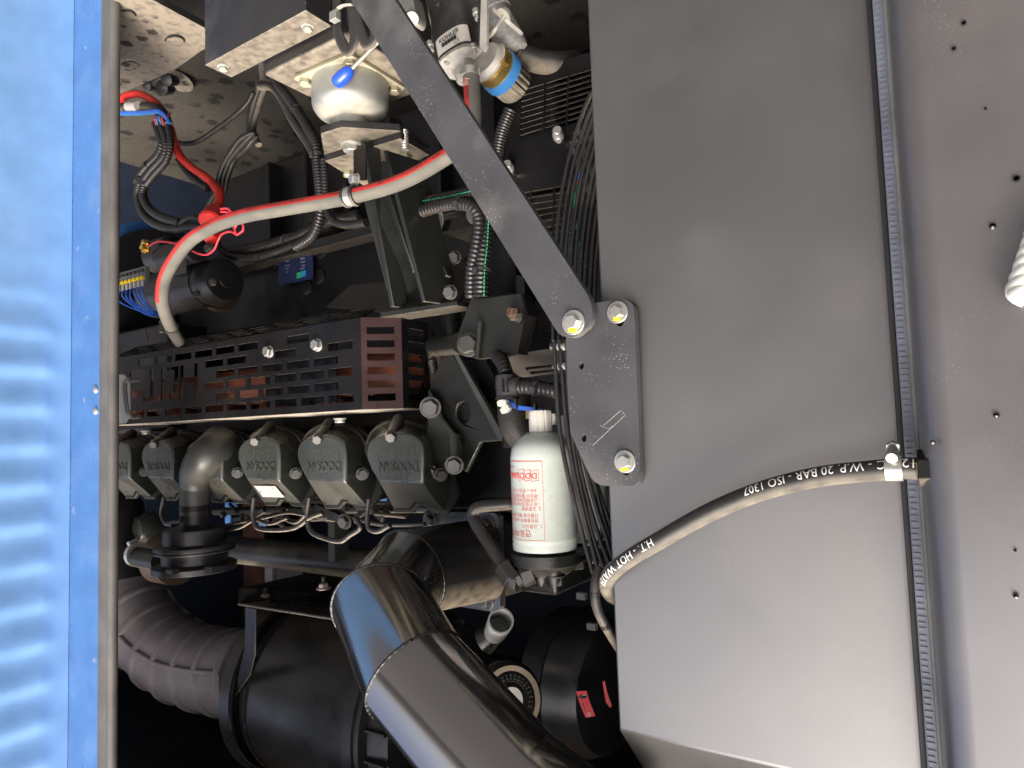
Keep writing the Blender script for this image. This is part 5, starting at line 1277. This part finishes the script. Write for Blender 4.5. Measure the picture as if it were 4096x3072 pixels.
for i in range(5):
    pts = smooth([P(2036 + i * 3, 1600, .925), P(2048 + i, 1612 + i * 3, .92), P(2075, 1624 + i * 3, .915), P(2130, 1632 + i * 2, .915), P(2165, 1640 + i * 2, .915), P(2190 + (i % 2) * 18, 1660 + (i % 3) * 3, .915)], 6)
    build('wire', MB().tube(pts, .0016, 6), BLUW, t)
for (u, v) in ((2066, 1616), (2143, 1634)): build('cable_tie', MB().obox(P(u, v, .912), (0, .2, 1), (1, 0, 0), .008, .0015, .003), PLA, t)
for (u, v, a) in ((2012, 1612, .1), (2024, 1636, .5), (2213, 1676, 1.4)): build('white_plug', MB().obox(P(u, v, .912), (math.cos(a), 0, math.sin(a)), (0, 1, 0), .0085, .005, .0042).obox(P(u, v, .912), (math.cos(a), 0, math.sin(a)), (0, 1, 0), .005, .0056, .0055), CAPW, t, bev=.0008)
t = thing('coarse_elbow', 'coarse crinkled black rubber elbow behind the white filter cap', 'elbow', P(2060, 1700, .99))
build('elbow', MB().tube(smooth([P(2055, 1590, .99), P(2058, 1650, .985), P(2068, 1710, .985), P(2110, 1745, 1.0), P(2150, 1700, 1.03)], 8), .029, 24), mat('crinkled_rubber', (.03, .028, .025), .45, dust=.4, bump=1.0, bscale=140), t, ang=80)
build('collar', MB().lathe(P(2060, 1648, .985), P(2062, 1660, .985) - P(2058, 1640, .985), [(0, .031), (.010, .031)], 24), RUB, t)
build('downpipe', MB().cyl(P(2060, 1740, 1.0), P(2058, 1790, 1.0), .022, n=20), ENG, t)
build('tan_block', MB().obox(P(2140, 1655, .97), (1, 0, 0), (0, 1, 0), .012, .01, .008), mat('tan_plastic', (.25, .2, .1), .5), t)

# ================================================================== CABLES TOP LEFT
K1 = crop(0, 0, 2.16)
t = thing('red_cable', 'thick red battery cable running from the seal down to the starter motor', 'cable', P(560, 560, 1.05))
pp = [K1(1040, 860), K1(1100, 825), K1(1200, 812), K1(1290, 850), K1(1370, 910), K1(1420, 1000), K1(1470, 1100), K1(1505, 1230), K1(1560, 1350), K1(1660, 1450), K1(1780, 1530), K1(1900, 1640)]
pp = [(*q, 1.08) for q in pp] + [(*K4(1000, 300), 1.06), (*K4(1050, 380), 1.05), (*K4(1055, 460), 1.04), (*K4(1030, 530), 1.03)]
build('cable', MB().tube(smooth([P(*q) for q in pp], 8), .0112, 16), RED, t, ang=80)
a, b = P(*K4(1035, 520), 1.03), P(*K4(975, 640), 1.0); build('rubber_boot', MB().lathe(a, b - a, [(0, .018), (.01, .024), ((b - a).length * .9, .031), ((b - a).length, .028)], 24), RED, t)
a, b = P(*K4(1010, 720), 1.0), P(*K4(960, 775), 1.0); build('lower_boot', MB().cyl(a, b, .016, .02, 18), RED, t)
t = thing('thin_red_wires', 'thin loops of bright red wire around the starter cable boot', 'wires', P(*K4(1200, 700), .96))
for pp in ([(1070, 520), (1130, 520), (1165, 560), (1180, 640), (1200, 740)], [(1180, 670), (1210, 755)], [(1070, 545), (1140, 555), (1165, 600)], [(1215, 750), (1265, 710), (1260, 650), (1225, 640), (1195, 690)], [(1205, 745), (1150, 722), (1080, 745), (1045, 800), (1010, 880), (950, 925), (880, 920), (820, 895)], [(675, 828), (600, 815), (520, 810), (470, 828), (440, 850)]):
    build('wire', MB().tube(smooth([P(*K4(*q), .97) for q in pp], 8), .0026, 8), mat('pink_red_wire', (.75, .05, .07), .4) if 'pink_red_wire' not in bpy.data.materials else bpy.data.materials['pink_red_wire'], t, ang=80)
t = thing('taped_harness', 'black taped cable harness with a white tag leaving the seal under the red cable', 'cable', P(560, 430, 1.05))
build('harness', MB().tube(smooth([P(*K1(x, y), 1.06) for x, y in ((1030, 935), (1150, 925), (1280, 925), (1370, 945), (1420, 1000), (1450, 1080))], 8), .0145, 16), RUB, t, ang=80)
build('white_tag', MB().tube([P(*K1(1112, 925), 1.045), P(*K1(1200, 920), 1.045)], .0150, 16), LABW, t)
for dy, m_ in ((55, BLUW), (62, BLUB), (45, BLUW)): build('thin_wire', MB().tube(smooth([P(*K1(x, y + dy - 55), 1.04) for x, y in ((1030, 980), (1150, 982), (1280, 975), (1370, 965), (1430, 1010), (1465, 1060))], 6), .004, 8), m_, t)
for x0, m_ in ((1335, RED), (1350, BLUB), (1380, BLUB), (1400, RED), (1440, BLUW), (1450, RED)): build('thin_wire', MB().tube(smooth([P(*K1(x0 + 20, 980), 1.05), P(*K1(x0, 1020), 1.04), P(*K1(x0 + 15, 1080), 1.05)], 5), .0028, 8), m_, t)
sat = bpy.data.materials['satin_plastic']
conduit('left ribbed conduit of the trio hanging below the taped harness', [K1(1345, 1070), K1(1385, 1180), K1(1400, 1250), K1(1360, 1350), K1(1260, 1450), K1(1180, 1560), K4(360, 260), K4(330, 400), K4(380, 560), K4(480, 650), K4(620, 695), K4(760, 690), K4(900, 680)], .0125, 1.06, ties=(.32,))
conduit('middle ribbed conduit of the trio hanging below the taped harness', [K1(1400, 1090), K1(1430, 1180), K1(1440, 1260), K1(1410, 1360), K1(1310, 1470), K1(1230, 1580), K4(395, 290), K4(380, 400), K4(430, 510), K4(540, 590), K4(700, 640)], .0125, 1.055)
conduit('right ribbed conduit of the trio hanging below the taped harness', [K1(1455, 1090), K1(1475, 1190), K1(1470, 1290), K1(1430, 1400), K1(1350, 1490), K1(1260, 1600)], .010, 1.05)
conduit('long slim ribbed conduit swinging right from the harness tie to the floor clip', [K1(1500, 1220), K1(1580, 1240), K1(1700, 1225), K1(1850, 1130), K1(2000, 1020), K1(2130, 900), (1012, 370)], .007, 1.12, .006)
conduit('ribbed conduit dropping from the box beam to the mount bracket', [C2(470, 670), C2(530, 780), C2(600, 950), C2(700, 1080), C2(820, 1250), C2(920, 1420), C2(1000, 1580), (1268, 650), (1280, 760), (1282, 850), (1250, 940), (1180, 990)], .0135, 1.12, ties=(.35, .62))
conduit('second ribbed conduit rising left of the mount bracket head', [(1295, 640), (1300, 720), (1302, 790), (1310, 850), (1345, 890), (1400, 900), (1465, 890)], .010, 1.12)
conduit('ribbed conduit hugging the top ledge of the block', [(905, 1010), (960, 1000), (1040, 988), (1120, 965), (1190, 945), (1245, 915), (1330, 880), (1440, 860)], .0145, 1.17, ties=(.5,))
conduit('slim ribbed conduit sagging below the ledge conduit', [(860, 940), (880, 990), (920, 1022), (1000, 1030), (1080, 1015), (1160, 985), (1230, 955)], .009, 1.15, ties=(.6,))
conduit('ribbed conduit arching over the starter solenoid', [(705, 915), (740, 880), (780, 870), (815, 890), (840, 930)], .0095, 1.06)
conduit('ribbed conduit behind the red cable', [K4(700, 80), K4(780, 200), K4(880, 290), K4(960, 340)], .011, 1.12)
t = thing('latch', 'zinc latch keeper with a rounded C-shaped rod beside the rubber seal', 'latch', P(500, 1600, .86))
lk = crop(450, 1150, 1.7015)
build('keeper_plate', MB().pxplate(YP(.86), [lk(-10, 590), lk(80, 592), lk(118, 640), lk(122, 870), lk(85, 925), lk(-10, 928)], [], .003), ZN, t, bev=.0008)
build('rod', MB().tube(smooth([P(*lk(x, y), Y_) for x, y, Y_ in ((172, 628, .88), (140, 630, .865), (105, 632, .85), (86, 650, .845), (82, 690, .843), (88, 760, .843), (98, 830, .843), (112, 872, .846), (140, 882, .86), (180, 878, .88))], 6), .0055, 14), ZN, t, ang=80)
t = thing('copper_rod', 'thin copper coloured rod end above the left end of the heat guard', 'rod', P(585, 1345, .95)); build('rod', MB().cyl(P(578, 1312, .95), P(592, 1365, .95), .0025, n=8), RUSTD, t)
for k, off in enumerate((0, 16, 32)):
    t = thing('black_cable', ['left smooth black cable of three dropping beside the red cable', 'middle smooth black cable of three dropping beside the red cable', 'right smooth black cable of three dropping beside the red cable'][k], 'cable', P(900, 700, 1.1), 'smooth black cables')
    pp = [(1015 + off * .3, 530 + off * .2), (960 + off * .8, 560 + off), (905 + off, 640), (880 + off, 700), (870 + off * .8, 760), (835 + off, 820), (815 + off, 870)]
    build('cable', MB().tube(smooth([P(*q, 1.10 + k * .01) for q in pp], 8), .0082, 12), HOUS, t, ang=80)
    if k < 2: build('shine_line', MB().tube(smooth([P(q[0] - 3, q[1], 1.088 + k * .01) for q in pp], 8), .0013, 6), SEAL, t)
for k, (pp, r_, lb) in enumerate((([(1045, 170), (1048, 240), (1058, 320)], .012, 'pale dusty conduit stub under the end of the box beam'), ([(1040, 335), (1015, 420), (1000, 500), (1010, 560)], .011, 'left smooth dusty hose of the pair hanging below the conduit stub'), ([(1060, 340), (1030, 430), (1012, 520), (1035, 580)], .009, 'right smooth dusty hose of the pair hanging below the conduit stub'), ([(1040, 345), (1090, 350), (1130, 400), (1170, 480), (1230, 570), (1255, 620)], .011, 'smooth dark hose curving right beside the big ribbed conduit'))):
    t = thing('dusty_hose', lb, 'hose', P(*pp[0], 1.15)); build('hose', MB().tube(smooth([P(*q, 1.15 - .01 * k) for q in pp], 8), r_, 14), SEAL if k == 0 else RUB, t, ang=80)
t = thing('clamp_knob', 'black knobs and bracket peeping below the dusty tray', 'bracket', P(*K1(1430, 720), 1.15))
for (x, y, r_) in ((1460, 690, .02), (1375, 690, .024), (1420, 760, .022), (1290, 740, .016)): build('knob', MB().lathe(P(*K1(x, y), 1.15), (-.3, -1, .4), [(-.03, r_ * .7), (0, r_), (.012, r_), (.016, r_ * .5)], 16), HOUS, t)
build('disc', MB().lathe(P(*K1(1530, 690), 1.2), (0, -.3, 1), [(0, .05), (.004, .05), (.006, .03)], 28), DUST, t)

# ================================================================== BOTTOM RIGHT
t = thing('rubber_tank', 'large rounded black drum with moulded seams and red arrow labels beside the shroud', 'drum', P(2300, 2650, 1.15))
cT = P(2270, 2640, 1.25)
cd_ = P(2215, 2690, 1.42)
build('drum', MB().lathe(cd_, (-1, -.15, 0), [(0, .10), (.008, .135), (.025, .155), (.08, .160), (.085, .156), (.13, .152), (.165, .135), (.185, .09)], 56), HOUS, t)
build('seam', MB().lathe(cd_ + Vector((-.082, -.0123, 0)), (-1, -.15, 0), [(0, .1625), (.004, .1625)], 56), HOUS, t)
K3 = crop(1250, 1950, 1.4785)
pl = YP(1.235); RL = mat('red_label', (.40, .02, .02), .5)
build('red_label', MB().pxplate(YP(1.235), [K3(1557, 1205), K3(1620, 1203), K3(1640, 1270), K3(1673, 1352), K3(1615, 1362), K3(1585, 1290)], [], .001), RL, t)
build('red_label', MB().pxplate(YP(1.235), [K3(1715, 1150), K3(1728, 1143), K3(1745, 1220), K3(1770, 1290), K3(1760, 1304), K3(1735, 1270)], [], .001), RL, t)
build('arrow', MB().pxplate(YP(1.234), [K3(1568, 1240), K3(1595, 1222), K3(1596, 1232), K3(1620, 1232), K3(1620, 1246), K3(1597, 1247), K3(1598, 1256)], [], .0005), INK, t)
build('symbol', MB().pxplate(YP(1.234), ell(*K3(1608, 1236), 7, 8), [], .0005), LABW, t); build('symbol', MB().pxplate(YP(1.234), ell(*K3(1634, 1342), 8, 8), [ell(*K3(1634, 1342), 5, 5)], .0005), LABW, t)
for i in range(3): build('label_line', MB().pxplate(YP(1.234), [K3(1596 + i * 9, 1275 + i), K3(1600 + i * 9, 1274 + i), K3(1618 + i * 6, 1322), K3(1614 + i * 6, 1324)], [], .0005), INKR if i else INK, t)
t = thing('belt_pulley', 'round black pulley with a beige rim deep in shade behind the glossy pipe', 'pulley', P(2060, 2760, 1.3))
cp_ = P(2045, 2800, 1.10)
axp = (EYE - cp_).normalized(); axp = (axp + Vector((-.5, .2, 0))).normalized()
k_ = pm(2045, 2800, 1.1)
build('outer_disc', MB().lathe(cp_ - axp * .03, axp, [(0, 150 * k_), (.02, 150 * k_), (.029, 130 * k_)], 56), ENGD, t)
build('beige_rim', MB().lathe(cp_, axp, [(0, 128 * k_), (.003, 128 * k_), (.003, 108 * k_), (0, 108 * k_)], 56, cap=False), mat('beige_rim', (.26, .225, .17), .6), t)
build('inner_disc', MB().lathe(cp_, axp, [(-.01, 106 * k_), (.002, 100 * k_), (.002, 70 * k_), (-.006, 66 * k_)], 48), ENGD, t)
build('white_disc', MB().lathe(cp_ + axp * .003 , axp, [(-.005, 48 * k_), (.001, 48 * k_)], 40), CAPW, t)
for r_ in range(2):
    for i in range(30): q = 2 * math.pi * i / 30; u_ = axp.orthogonal().normalized(); v_ = axp.cross(u_); build('stud_dot', MB().lathe(cp_ + axp * .002 + (u_ * math.cos(q) + v_ * math.sin(q)) * (80 + r_ * 12) * k_, axp, [(0, .0022), (.002, .001)], 6), STLD, t) if -1 < math.cos(q) else None
